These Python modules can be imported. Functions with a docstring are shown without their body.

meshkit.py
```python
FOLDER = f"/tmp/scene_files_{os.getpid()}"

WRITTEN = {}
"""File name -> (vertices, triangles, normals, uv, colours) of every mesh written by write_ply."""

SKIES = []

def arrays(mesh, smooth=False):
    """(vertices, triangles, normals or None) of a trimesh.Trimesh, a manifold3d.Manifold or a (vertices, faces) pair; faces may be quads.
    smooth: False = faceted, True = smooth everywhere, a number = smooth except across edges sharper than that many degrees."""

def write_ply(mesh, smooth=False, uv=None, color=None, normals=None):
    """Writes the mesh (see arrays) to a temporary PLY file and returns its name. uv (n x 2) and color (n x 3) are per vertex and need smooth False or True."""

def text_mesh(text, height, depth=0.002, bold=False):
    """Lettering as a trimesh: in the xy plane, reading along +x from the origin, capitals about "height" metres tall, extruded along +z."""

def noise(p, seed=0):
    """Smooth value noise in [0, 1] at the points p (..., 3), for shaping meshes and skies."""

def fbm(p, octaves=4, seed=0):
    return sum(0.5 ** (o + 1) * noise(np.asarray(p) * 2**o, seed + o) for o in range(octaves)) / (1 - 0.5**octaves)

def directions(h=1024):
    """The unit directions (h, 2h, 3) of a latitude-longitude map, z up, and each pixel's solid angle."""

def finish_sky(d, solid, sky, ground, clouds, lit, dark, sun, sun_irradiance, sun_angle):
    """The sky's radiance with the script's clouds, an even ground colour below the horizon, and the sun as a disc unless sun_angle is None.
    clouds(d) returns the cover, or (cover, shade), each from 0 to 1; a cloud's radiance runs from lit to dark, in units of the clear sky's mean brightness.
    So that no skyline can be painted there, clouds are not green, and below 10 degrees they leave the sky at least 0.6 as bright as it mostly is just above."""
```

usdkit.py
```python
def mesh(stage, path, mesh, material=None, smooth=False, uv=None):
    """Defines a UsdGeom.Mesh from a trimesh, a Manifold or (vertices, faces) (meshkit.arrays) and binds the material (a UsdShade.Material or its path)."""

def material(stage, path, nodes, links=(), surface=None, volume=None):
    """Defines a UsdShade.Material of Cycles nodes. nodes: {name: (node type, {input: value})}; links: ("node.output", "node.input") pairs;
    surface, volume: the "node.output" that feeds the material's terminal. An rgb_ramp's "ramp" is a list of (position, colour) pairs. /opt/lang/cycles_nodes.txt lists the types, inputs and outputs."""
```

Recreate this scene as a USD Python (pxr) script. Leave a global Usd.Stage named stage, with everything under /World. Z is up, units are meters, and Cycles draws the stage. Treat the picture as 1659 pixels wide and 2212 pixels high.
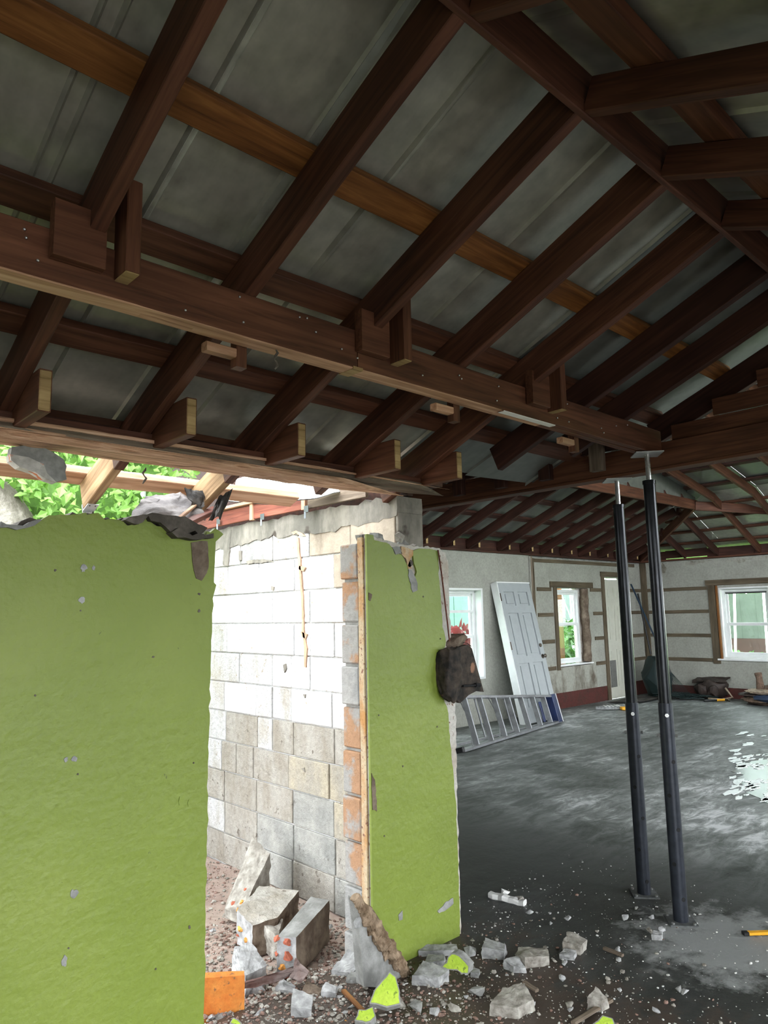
import math, random, numpy as np, trimesh, usdkit, meshkit
from pxr import Usd, UsdGeom, UsdLux, Gf, Sdf, UsdShade
from shapely.geometry import Polygon, box as sbox
from shapely import affinity
import shapely

stage = Usd.Stage.CreateInMemory()
UsdGeom.SetStageUpAxis(stage, UsdGeom.Tokens.z)
UsdGeom.SetStageMetersPerUnit(stage, 1.0)
world = UsdGeom.Xform.Define(stage, '/World'); stage.SetDefaultPrim(world.GetPrim())
UsdGeom.Scope.Define(stage, '/World/Looks')
RNG = random.Random(7); NR = np.random.default_rng(7)

# ------------------------------------------------------------------ camera (x: along the broken green wall, y: away through it, z up)
FPX, W, HH = 1552.0, 1659.0, 2212.0
EYE = np.array([0.0, 0.0, 1.6])
PITCH, ROLL, YAW = np.radians([8.11, -1.15, 46.95])
fw = np.array([np.cos(YAW)*np.cos(PITCH), np.sin(YAW)*np.cos(PITCH), np.sin(PITCH)])
rt = np.cross(fw, [0, 0, 1]); rt /= np.linalg.norm(rt); up = np.cross(rt, fw)
rt, up = np.cos(ROLL)*rt+np.sin(ROLL)*up, -np.sin(ROLL)*rt+np.cos(ROLL)*up
cam = UsdGeom.Camera.Define(stage, '/World/Camera')
cam.CreateHorizontalApertureAttr(36.0); cam.CreateFocalLengthAttr(36.0*FPX/W); cam.CreateClippingRangeAttr(Gf.Vec2f(0.05, 500))
cam.CreateFStopAttr(0.0)
cm = np.eye(4); cm[0, :3] = rt; cm[1, :3] = up; cm[2, :3] = -fw; cm[3, :3] = EYE
cam.AddTransformOp().Set(Gf.Matrix4d(*cm.ravel().tolist()))
EXPOSURE = 1.85
cam.CreateExposureAttr(EXPOSURE)
# ------------------------------------------------------------------ overcast sky
sky = UsdLux.DomeLight.Define(stage, '/World/Sky'); sky.CreateIntensityAttr(1.0); sky.CreateColorAttr(Gf.Vec3f(0.93, 0.97, 1.0))

def ray(px, py):
    return ((px-829.5)/FPX)*rt-((py-1106.0)/FPX)*up+fw
def at(px, py, X=None, Y=None, Z=None):
    """the point of the plane X=, Y= or Z= that the photograph shows at px, py"""
    d = ray(px, py)
    t = X/d[0] if X is not None else Y/d[1] if Y is not None else (Z-EYE[2])/d[2]
    return EYE+t*d
def depth(p): return float(np.dot(np.asarray(p)-EYE, fw))

# ------------------------------------------------------------------ prim helpers
USED, BASE = {}, {}
def numbered(parent, name):
    k = (parent, name); n = USED.get(k, 0); USED[k] = n+1
    return name if n == 0 else f'{name}_{n:03d}'
def data(prim, label=None, cat=None, group=None, kind=None):
    for k, v in (('label', label), ('category', cat), ('group', group), ('kind', kind)):
        if v: prim.SetCustomDataByKey(k, v)
    return prim
def thing(name, label=None, cat=None, loc=(0, 0, 0), group=None, kind=None):
    p = '/World/'+numbered('/World', name)
    x = UsdGeom.Xform.Define(stage, p); x.AddTranslateOp().Set(Gf.Vec3d(*map(float, loc)))
    BASE[p] = np.array(loc, float)
    data(x.GetPrim(), label, cat, group, kind)
    return p
XF = {}
def world_of(p):
    if p in XF: return XF[p]
    M = np.eye(4); M[:3, 3] = BASE.get(p, np.zeros(3)); return M
def put(parent, name, mesh, mat, M=None, smooth=False, label=None, cat=None, group=None, kind=None):
    """mesh in its own frame M (world 4x4), or in world coordinates when M is None; parent is a thing, a part, or None"""
    PM = world_of(parent) if parent else np.eye(4)
    p = (parent or '/World')+'/'+numbered(parent or '/World', name)
    if hasattr(mesh, 'to_mesh') or isinstance(mesh, (tuple, list)):
        v, f, _ = meshkit.arrays(mesh)
    else:
        v, f = np.array(mesh.vertices), np.array(mesh.faces)
    if M is None:
        M = np.eye(4); M[:3, 3] = BASE[parent] if parent in BASE and parent not in XF else np.round(v.mean(0), 3)
        v = v-M[:3, 3]
    T = np.linalg.inv(PM)@np.array(M, float)
    m = usdkit.mesh(stage, p, trimesh.Trimesh(v, f, process=False), LOOK[mat] if isinstance(mat, str) else mat, smooth=smooth)
    if not np.allclose(T, np.eye(4)): m.AddTransformOp().Set(Gf.Matrix4d(*T.T.ravel().tolist()))
    XF[p] = np.array(M, float)
    data(m.GetPrim(), label, cat, group, kind)
    return p
def joined(ms): return trimesh.util.concatenate([m if isinstance(m, trimesh.Trimesh) else trimesh.Trimesh(*m, process=False) for m in ms])

# ------------------------------------------------------------------ shapes
def cross_section(w, h, c):
    a, b = w/2, h/2
    return np.array([(-a+c, -b), (a-c, -b), (a, -b+c), (a, b-c), (a-c, b), (-a+c, b), (-a, b-c), (-a, -b+c)])
def board(p0, p1, w, h, upv=(0, 0, 1), ch=.003, wob=.0015, seg=.35, ends=(0, 0)):
    """a sawn board from p0 to p1: w across, h along upv; returns a mesh in its own frame (x along the board) and the frame.
    ends: metres by which each end is slanted (the top reaches further)"""
    p0, p1 = np.array(p0, float), np.array(p1, float)
    L = np.linalg.norm(p1-p0); x = (p1-p0)/L
    z = np.array(upv, float); z -= x*(z@x); z /= np.linalg.norm(z); y = np.cross(z, x)
    n = max(1, int(L/seg)); cs = cross_section(w, h, min(ch, w/4, h/4)); off = NR.uniform(0, 30)
    V = []
    for i in range(n+1):
        t = i/n*L; d = NR.normal(0, wob, 2) if 0 < i < n else np.zeros(2)
        for a, b in cs+d:
            sl = ends[0]*(b/h+.5)*(-1)*(i == 0)+ends[1]*(b/h+.5)*(i == n)
            V.append((t+off+sl, a, b))
    F = []
    for i in range(n):
        for k in range(8):
            a, b = i*8+k, i*8+(k+1) % 8
            F += [(a, b, b+8), (a, b+8, a+8)]
    for k in range(1, 7):
        F.append((0, k+1, k)); F.append((n*8, n*8+k, n*8+k+1))
    M = np.eye(4); M[:3, 0] = x; M[:3, 1] = y; M[:3, 2] = z; M[:3, 3] = p0-x*off
    return trimesh.Trimesh(V, F, process=False), M
def add_board(parent, name, p0, p1, w, h, mat, upv=(0, 0, 1), **k):
    kk = {a: k.pop(a) for a in ('label', 'cat', 'group', 'kind') if a in k}
    m, M = board(p0, p1, w, h, upv, **k)
    return put(parent, name, m, mat, M, **kk)
def bx(x0, x1, y0, y1, z0, z1, c=.004):
    """box with chamfered edges"""
    pts = []
    for sx in (0, 1):
        for sy in (0, 1):
            for sz in (0, 1):
                X, Y, Z = (x0, x1)[sx], (y0, y1)[sy], (z0, z1)[sz]
                dx, dy, dz = (c, -c)[sx], (c, -c)[sy], (c, -c)[sz]
                pts += [(X+dx, Y+dy, Z), (X+dx, Y, Z+dz), (X, Y+dy, Z+dz)]
    if c <= 0: return trimesh.creation.box(bounds=[(x0, y0, z0), (x1, y1, z1)])
    return trimesh.convex.convex_hull(np.array(pts))
def slab(poly, y0, y1, axis='Y'):
    """extrude a polygon given in (x, z) from y0 to y1 (axis Y), in (y, z) along X, or in (x, y) along Z"""
    ps = [g for g in getattr(poly, 'geoms', [poly]) if g.area > 1e-7]
    m = joined([trimesh.creation.extrude_polygon(g, y1-y0, engine='earcut') for g in ps])
    v = m.vertices.copy()
    if axis == 'Y': nv = np.c_[v[:, 0], y0+v[:, 2], v[:, 1]]; flip = True
    elif axis == 'X': nv = np.c_[y0+v[:, 2], v[:, 0], v[:, 1]]; flip = False
    else: nv = np.c_[v[:, 0], v[:, 1], y0+v[:, 2]]; flip = False
    return trimesh.Trimesh(nv, m.faces[:, ::-1] if flip else m.faces, process=False)
def tube(pts, r, n=10, cap=True):
    pts = np.array(pts, float); R = np.full(len(pts), r) if np.ndim(r) == 0 else np.array(r, float)
    V, F = [], []
    prev = None
    for i, p in enumerate(pts):
        t = pts[min(i+1, len(pts)-1)]-pts[max(i-1, 0)]; t /= np.linalg.norm(t)
        a = np.cross(t, [0, 0, 1] if abs(t[2]) < .9 else [1, 0, 0]) if prev is None else prev-t*(prev@t)
        a /= np.linalg.norm(a); prev = a; b = np.cross(t, a)
        for k in range(n):
            q = 2*math.pi*k/n; V.append(p+R[i]*(math.cos(q)*a+math.sin(q)*b))
    for i in range(len(pts)-1):
        for k in range(n):
            a, b = i*n+k, i*n+(k+1) % n
            F += [(a, b, b+n), (a, b+n, a+n)]
    if cap:
        V += [pts[0], pts[-1]]; c0, c1 = len(V)-2, len(V)-1; e = (len(pts)-1)*n
        for k in range(n):
            F.append((c0, (k+1) % n, k)); F.append((c1, e+k, e+(k+1) % n))
    return trimesh.Trimesh(V, F, process=False)
def ragged(pts, amp=.006, step=.02, seed=0):
    """a polyline with small broken irregularities between its points"""
    r = np.random.default_rng(seed); out = []
    for a, b in zip(pts[:-1], pts[1:]):
        a, b = np.array(a, float), np.array(b, float); n = max(1, int(np.linalg.norm(b-a)/step))
        for i in range(n):
            out.append(a+(b-a)*i/n+(r.normal(0, amp, 2) if i or len(out) else 0))
    out.append(np.array(pts[-1], float))
    return [tuple(p) for p in out]
def blob2(cx, cz, rx, rz, n=14, j=.25, seed=0):
    r = np.random.default_rng(seed)
    return Polygon([(cx+rx*(1+r.normal(0, j))*math.cos(t), cz+rz*(1+r.normal(0, j))*math.sin(t)) for t in np.linspace(0, 2*math.pi, n, endpoint=False)]).buffer(0)
def rock(size, seed, n=13, sub=2, amp=.05, boxy=.55):
    """a broken lump of masonry: the hull of a few points, cut finer and roughened; about size (x, y, z), its lowest point at z=0"""
    r = np.random.default_rng(seed)
    p = r.normal(0, 1, (n, 3)); p /= np.abs(p).max(1, keepdims=True)**boxy*np.linalg.norm(p, axis=1, keepdims=True)**(1-boxy)
    m = trimesh.convex.convex_hull(p*.5)
    for _ in range(sub): m = m.subdivide()
    v = m.vertices.copy()
    if sub and amp:
        nz = meshkit.fbm(v*4+seed*3.1, 3, seed)-.5
        v += m.vertex_normals*nz[:, None]*amp*2
        v += (np.stack([meshkit.noise(v*11+k*9+seed, k) for k in range(3)], 1)-.5)*amp*.6
    v -= (v.max(0)+v.min(0))/2; v *= np.array(size)/np.ptp(v, axis=0); v[:, 2] -= v[:, 2].min()
    return trimesh.Trimesh(v, m.faces, process=False)
def rotz(m, a):
    m = m.copy(); m.apply_transform(trimesh.transformations.rotation_matrix(a, [0, 0, 1])); return m
def moved(m, t): m = m.copy(); m.apply_translation(t); return m

# ------------------------------------------------------------------ materials
LOOK = {}
def mat(name, nodes, links, surface='p.BSDF'):
    LOOK[name] = usdkit.material(stage, '/World/Looks/'+name, nodes, links, surface=surface); return LOOK[name]
def plain(name, c, rough=.6, metal=0., var=.12, scale=9., bump=.15, spec=.4):
    lo, hi = [x*(1-var) for x in c], [min(1, x*(1+var)) for x in c]
    return mat(name, {'t': ('texture_coordinate', {}), 'n': ('noise_texture', {'scale': scale, 'detail': 5., 'roughness': .6}),
        'r': ('rgb_ramp', {'ramp': [(.3, lo), (.7, hi)]}), 'b': ('bump', {'strength': bump, 'distance': .01}),
        'p': ('principled_bsdf', {'roughness': rough, 'metallic': metal, 'specular_ior_level': spec})},
        [('t.object', 'n.vector'), ('n.fac', 'r.fac'), ('r.color', 'p.base_color'), ('n.fac', 'b.height'), ('b.normal', 'p.normal')])
def wood(name, dark, mid, light, rough=.65, stain=None, fine=1.):
    """grain runs along each board's own x"""
    nodes = {'t': ('texture_coordinate', {}), 'm': ('mapping', {'scale': (.9*fine, 16.*fine, 16.*fine)}), 'm2': ('mapping', {'scale': (1.5, 3., 3.)}),
        'n': ('noise_texture', {'scale': 2.2, 'detail': 6., 'roughness': .62, 'distortion': .7}), 'l': ('noise_texture', {'scale': 1.1, 'detail': 3.}),
        'r': ('rgb_ramp', {'ramp': [(.28, dark), (.5, mid), (.72, light)]}), 'r2': ('rgb_ramp', {'ramp': [(.3, (.45, .42, .4)), (.55, (1, 1, 1))]}),
        'x': ('mix', {'mix_type': 'multiply', 'fac': .75}), 'b': ('bump', {'strength': .35, 'distance': .004}),
        'p': ('principled_bsdf', {'roughness': rough, 'specular_ior_level': .3})}
    links = [('t.object', 'm.vector'), ('m.vector', 'n.vector'), ('t.object', 'm2.vector'), ('m2.vector', 'l.vector'), ('n.fac', 'r.fac'), ('l.fac', 'r2.fac'),
        ('r.color', 'x.color1'), ('r2.color', 'x.color2'), ('x.color', 'p.base_color'), ('n.fac', 'b.height'), ('b.normal', 'p.normal')]
    return mat(name, nodes, links)
def two_tone(name, a, b, scale=6., lo=.45, hi=.55, rough=.8, detail=8., c=None, cscale=30., bump=.4, stretch=(1, 1, 1), spec=.3, cth=.62):
    """two colours in patches (paint worn off, mortar smears); c: specks of a third"""
    nodes = {'t': ('texture_coordinate', {}), 'm': ('mapping', {'scale': stretch}), 'n': ('noise_texture', {'scale': scale, 'detail': detail, 'roughness': .65}),
        'r': ('rgb_ramp', {'ramp': [(lo, a), (hi, b)]}), 'n2': ('noise_texture', {'scale': cscale, 'detail': 4., 'roughness': .7}),
        'r2': ('rgb_ramp', {'ramp': [(.3, (.72, .72, .72)), (.6, (1, 1, 1))]}), 'x': ('mix', {'mix_type': 'multiply', 'fac': .8}),
        'b': ('bump', {'strength': bump, 'distance': .01}), 'p': ('principled_bsdf', {'roughness': rough, 'specular_ior_level': spec})}
    links = [('t.object', 'm.vector'), ('m.vector', 'n.vector'), ('t.object', 'n2.vector'), ('n.fac', 'r.fac'), ('n2.fac', 'r2.fac'), ('r.color', 'x.color1'), ('r2.color', 'x.color2')]
    last = 'x.color'
    if c is not None:
        nodes |= {'v': ('noise_texture', {'scale': cscale*.7, 'detail': 3.}), 'rv': ('rgb_ramp', {'ramp': [(cth, (0, 0, 0)), (cth+.06, (1, 1, 1))]}), 'y': ('mix', {'color2': c})}
        links += [('t.object', 'v.vector'), ('v.fac', 'rv.fac'), ('rv.color', 'y.fac'), ('x.color', 'y.color1')]; last = 'y.color'
    links += [(last, 'p.base_color'), ('n2.fac', 'b.height'), ('b.normal', 'p.normal')]
    return mat(name, nodes, links)

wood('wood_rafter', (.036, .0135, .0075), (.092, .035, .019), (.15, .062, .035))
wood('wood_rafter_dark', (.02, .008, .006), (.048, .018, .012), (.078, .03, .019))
wood('wood_beam', (.052, .02, .0105), (.118, .046, .023), (.18, .075, .04))
wood('wood_gold', (.07, .024, .007), (.19, .074, .018), (.31, .14, .04))
wood('wood_pale', (.24, .12, .07), (.5, .29, .18), (.68, .45, .31), rough=.8)
wood('wood_rotten', (.14, .08, .05), (.55, .33, .21), (.8, .56, .4), rough=.85, fine=1.6)
wood('wood_weathered', (.06, .045, .033), (.15, .115, .085), (.27, .22, .17), rough=.85)
wood('wood_furring', (.055, .042, .027), (.105, .082, .053), (.15, .12, .08), rough=.8)
wood('wood_endgrain', (.2, .13, .05), (.38, .26, .12), (.5, .36, .18), rough=.8)
def galvanised(name, c, rough, streak=2.):
    return mat(name, {'t': ('texture_coordinate', {}), 'm': ('mapping', {'scale': (9., streak, streak)}), 'n': ('noise_texture', {'scale': 1.5, 'detail': 7., 'roughness': .65}),
        'n2': ('noise_texture', {'scale': 14., 'detail': 4., 'roughness': .6}), 'x': ('mix', {'fac': .55}),
        'r': ('rgb_ramp', {'ramp': [(.3, [k*.62 for k in c]), (.5, c), (.68, [k*1.35 for k in c])]}), 'q': ('rgb_ramp', {'ramp': [(.3, (rough-.14,)*3), (.7, (rough+.16,)*3)]}),
        'b': ('bump', {'strength': .12, 'distance': .01}), 'p': ('principled_bsdf', {'metallic': .55})},
        [('t.object', 'm.vector'), ('m.vector', 'n.vector'), ('t.object', 'n2.vector'), ('n.color', 'x.color1'), ('n2.color', 'x.color2'), ('x.color', 'r.fac'), ('r.color', 'p.base_color'),
         ('x.color', 'q.fac'), ('q.color', 'p.roughness'), ('n2.fac', 'b.height'), ('b.normal', 'p.normal')])
galvanised('metal_sheet_look', (.4, .41, .355), .46)
galvanised('metal_sheet_dark', (.21, .22, .20), .48)  # darker copy of the roof sheet metal
galvanised('galvanised_plate', (.5, .52, .52), .4)
galvanised('aluminium', (.3, .31, .32), .4)
plain('steel_post', (.026, .03, .04), .34, .35, .3, 18., .1)
plain('steel_tube', (.018, .02, .024), .22, .5, .3, 18., .05)
plain('plate_dirty', (.1, .105, .105), .6, .2, .4, 30.)
plain('clip_grey', (.14, .155, .165), .4, .5)
plain('crumb_white', (.5, .5, .48), .8, var=.3, scale=60.)
plain('rust_orange', (.5, .33, .22), .8, var=.3)
plain('hole_dark', (.006, .006, .007), .8)
plain('bolt_zinc', (.55, .56, .56), .3, .9)

def green_paint(name):
    nodes = {'t': ('texture_coordinate', {}), 'n': ('noise_texture', {'scale': 1.6, 'detail': 5., 'roughness': .55}), 'n2': ('noise_texture', {'scale': 34., 'detail': 4.}),
        'm': ('mapping', {'scale': (.5, .5, 2.5)}), 'n3': ('noise_texture', {'scale': 5., 'detail': 5.}),
        'r': ('rgb_ramp', {'ramp': [(.3, (.155, .205, .028)), (.5, (.172, .228, .032)), (.72, (.198, .25, .042))]}),
        'v': ('noise_texture', {'scale': 20., 'detail': 5., 'roughness': .7}), 'rv': ('rgb_ramp', {'ramp': [(.705, (0, 0, 0)), (.74, (1, 1, 1))]}),
        'y': ('mix', {'color2': (.05, .06, .02)}), 'a': ('math', {'math_type': 'add'}),
        'b': ('bump', {'strength': .35, 'distance': .012}), 'p': ('principled_bsdf', {'roughness': .5, 'specular_ior_level': .45})}
    mat(name, nodes, [('t.object', 'n.vector'), ('t.object', 'n2.vector'), ('t.object', 'm.vector'), ('m.vector', 'n3.vector'), ('t.object', 'v.vector'), ('v.fac', 'rv.fac'), ('n.fac', 'r.fac'),
        ('r.color', 'y.color1'), ('rv.color', 'y.fac'), ('y.color', 'p.base_color'), ('n3.fac', 'a.value1'), ('n2.fac', 'a.value2'), ('a.value', 'b.height'), ('b.normal', 'p.normal')])
green_paint('green_paint')
two_tone('green_chip', (.36, .52, .045), (.42, .56, .06), 9., c=(.16, .24, .03), cscale=60.)
two_tone('concrete_grey', (.2, .2, .19), (.31, .31, .3), 7., .4, .6)
two_tone('concrete_dark', (.07, .06, .05), (.15, .13, .11), 7., .4, .6)
two_tone('concrete_brown', (.1, .07, .05), (.2, .155, .115), 8., .4, .6)
two_tone('rubble_grey', (.25, .25, .25), (.42, .42, .42), 14., .4, .6)
two_tone('rubble_warm', (.2, .18, .155), (.38, .36, .32), 14., .4, .6)
two_tone('rubble_brick', (.42, .4, .37), (.55, .53, .5), 16., .4, .6, c=(.5, .15, .07), cscale=34.)
two_tone('mortar', (.24, .235, .22), (.33, .32, .3), 12., .4, .6)
two_tone('cream_plaster', (.5, .4, .27), (.46, .24, .09), 5., .46, .6, c=(.2, .1, .07), cscale=70., stretch=(1, 1, .6))
two_tone('white_plaster', (.5, .48, .44), (.42, .37, .31), 5., .45, .6, c=(.2, .13, .1), cscale=50.)
two_tone('block_orange', (.35, .2, .115), (.3, .29, .275), 4.5, .47, .55, bump=.7)
two_tone('block_grey', (.27, .27, .265), (.36, .35, .335), 5., .4, .6, bump=.7)
two_tone('block_white', (.74, .745, .75), (.52, .5, .45), 5., .54, .72, c=(.4, .34, .26), cscale=45., cth=.68, bump=1., stretch=(1, 1, .5))
two_tone('block_whitewash', (.52, .52, .52), (.38, .35, .3), 6., .47, .66, c=(.32, .27, .2), cscale=40., cth=.66, bump=1., stretch=(1, 1, .35))
two_tone('block_beige', (.41, .365, .28), (.33, .305, .26), 6., .4, .6, c=(.24, .21, .16), cscale=40., cth=.66, bump=1., stretch=(1, 1, .5))
two_tone('block_tan', (.29, .262, .22), (.37, .35, .315), 6., .4, .6, bump=1., c=(.15, .13, .11), cth=.66, stretch=(1, 1, .4))
two_tone('block_gray', (.27, .27, .255), (.35, .345, .32), 6., .4, .6, bump=1., c=(.15, .14, .13), cth=.66)
two_tone('block_stained', (.42, .36, .29), (.2, .16, .12), 3.2, .5, .68, c=(.05, .035, .028), cscale=10., cth=.64, bump=.8, stretch=(1, 1, .4))
two_tone('cap_concrete', (.15, .14, .12), (.3, .275, .235), 4., .42, .6, c=(.06, .048, .04), cscale=9., cth=.64, bump=.5, stretch=(1, 1, .4))
two_tone('orange_paint', (.5, .135, .02), (.6, .24, .05), 4., .4, .6, c=(.22, .1, .04), cscale=50.)
two_tone('black_rot', (.012, .01, .009), (.06, .045, .034), 9., .4, .6, c=(.24, .13, .08), cscale=18.)
two_tone('rust_sheet', (.1, .05, .04), (.17, .13, .12), 8., .4, .6)
two_tone('felt', (.11, .1, .1), (.27, .25, .24), 5., .4, .6, rough=.75)
two_tone('felt_dark', (.03, .028, .026), (.08, .072, .065), 5., .4, .6, rough=.8)
two_tone('wall_white', (.345, .35, .31), (.29, .292, .258), 2.2, .4, .65, bump=.15)
two_tone('wall_white_mould', (.33, .33, .285), (.12, .1, .075), 3.4, .5, .68, bump=.2, stretch=(1, 1, .45))
two_tone('red_paint', (.085, .024, .02), (.06, .026, .02), 6., .45, .65)
plain('white_vinyl', (.68, .7, .7), .4, var=.05)
plain('door_white', (.33, .36, .368), .45, var=.06)
plain('door_cream', (.5, .5, .43), .5, var=.06)
plain('vent_grey', (.13, .13, .12), .6)
plain('blue_cap', (.012, .022, .075), .45, var=.3)
plain('black_plastic', (.012, .012, .013), .45)
plain('brass_dark', (.13, .11, .09), .35, .8)
plain('tool_blue', (.012, .03, .055), .4)
plain('tool_green', (.005, .016, .016), .65)
plain('leather', (.035, .024, .02), .6, var=.5, scale=20.)
plain('cloth_brown', (.13, .085, .06), .9, var=.5, scale=22.)
plain('cloth_blue', (.018, .035, .075), .8, var=.3)
plain('cloth_pale', (.34, .27, .2), .9, var=.4, scale=22.)
wood('wood_tail', (.13, .075, .035), (.36, .23, .12), (.52, .36, .2), rough=.8)
plain('water', (.1, .115, .108), .2, 0., .1, 2., .02)
wood('wood_red', (.1, .03, .02), (.2, .06, .04), (.3, .11, .07))
two_tone('felt_pale', (.3, .3, .29), (.5, .5, .48), 5., .4, .6, rough=.7)
two_tone('rough_brown', (.13, .085, .05), (.3, .22, .15), 22., .4, .6, bump=1.)
plain('soil_crumb', (.2, .125, .1), .9, var=.5, scale=40.)
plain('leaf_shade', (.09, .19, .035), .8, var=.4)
plain('pane_grey', (.15, .18, .18), .3, var=.1)
plain('yellow_plastic', (.75, .36, .02), .45, var=.12)
plain('blade_grey', (.2, .21, .21), .5, var=.5, scale=30.)
plain('white_plastic', (.75, .75, .73), .5, var=.08)
plain('leaf_bright', (.11, .3, .02), .5, var=.5, scale=3.)
plain('red_brick', (.33, .09, .05), .8, var=.35, scale=25.)
plain('amber_brick', (.6, .27, .06), .8, var=.3, scale=25.)
plain('rust_wire', (.12, .035, .02), .7, var=.3)
plain('lawn', (.12, .26, .035), .8, var=.5, scale=25.)
plain('dry_ground', (.2, .19, .165), .9, var=.3, scale=3.)
plain('fence_grey', (.085, .105, .085), .75, var=.15, scale=3.)
plain('fence_brown', (.06, .034, .026), .8, var=.2, scale=3.)
plain('wall_teal', (.15, .26, .225), .6, var=.08)
plain('pipe_white', (.7, .78, .76), .4, var=.05)
plain('foam', (.75, .82, .8), .35, var=.1, scale=40., bump=.6)
two_tone('bark', (.09, .08, .062), (.24, .22, .19), 7., .42, .6, stretch=(1, 1, .3), bump=1.)
two_tone('bucket_lime', (.2, .45, .05), (.22, .5, .06), 5.)
def leafy(name, a, b):
    mat(name, {'o': ('geometry', {}), 'r': ('rgb_ramp', {'ramp': [(0., a), (1., b)]}), 'd': ('principled_bsdf', {'roughness': .42, 'specular_ior_level': .5}), 't': ('translucent_bsdf', {}), 'm': ('mix_closure', {'fac': .3})},
        [('o.random_per_island', 'r.fac'), ('r.color', 'd.base_color'), ('r.color', 't.color'), ('d.BSDF', 'm.closure1'), ('t.BSDF', 'm.closure2')], surface='m.closure')
leafy('leaves_bright', (.24, .48, .05), (.52, .72, .16))
leafy('leaves_mid', (.2, .38, .08), (.5, .66, .28))
leafy('leaves_red', (.22, .03, .03), (.42, .1, .08))
leafy('leaves_far', (.05, .14, .02), (.17, .32, .06))
mat('pane', {'a': ('transparent_bsdf', {'color': (.9, .96, .94)}), 'g': ('glossy_bsdf', {'roughness': .02}), 'l': ('layer_weight', {'blend': .5}), 'k': ('math', {'math_type': 'power', 'value2': 4.}), 'f': ('math', {'math_type': 'multiply_add', 'value2': .5, 'value3': .04}), 'm': ('mix_closure', {})},
    [('l.facing', 'k.value1'), ('k.value', 'f.value1'), ('f.value', 'm.fac'), ('a.BSDF', 'm.closure1'), ('g.BSDF', 'm.closure2')], surface='m.closure')
def soil(name, a, b, speck):
    mat(name, {'t': ('geometry', {}), 'n': ('noise_texture', {'scale': 2.5, 'detail': 8., 'roughness': .65}), 'r': ('rgb_ramp', {'ramp': [(.35, a), (.65, b)]}),
        'v': ('voronoi_texture', {'scale': 75.}), 'rv': ('rgb_ramp', {'ramp': [(.1, (1, 1, 1)), (.24, (0, 0, 0))]}), 'n2': ('noise_texture', {'scale': 6., 'detail': 3.}), 'r2': ('rgb_ramp', {'ramp': [(.48, (0, 0, 0)), (.56, (1, 1, 1))]}),
        'k': ('mix', {'mix_type': 'multiply', 'fac': 1.}), 'y': ('mix', {'color2': speck}), 'b': ('bump', {'strength': .6, 'distance': .02}), 'p': ('principled_bsdf', {'roughness': .75, 'specular_ior_level': .3})},
        [('t.position', 'n.vector'), ('t.position', 'v.vector'), ('t.position', 'n2.vector'), ('n.fac', 'r.fac'), ('v.distance', 'rv.fac'), ('n2.fac', 'r2.fac'), ('rv.color', 'k.color1'), ('r2.color', 'k.color2'),
         ('k.color', 'y.fac'), ('r.color', 'y.color1'), ('y.color', 'p.base_color'), ('n.fac', 'b.height'), ('b.normal', 'p.normal')])
soil('soil', (.24, .165, .14), (.4, .32, .27), (.55, .5, .46))
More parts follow.
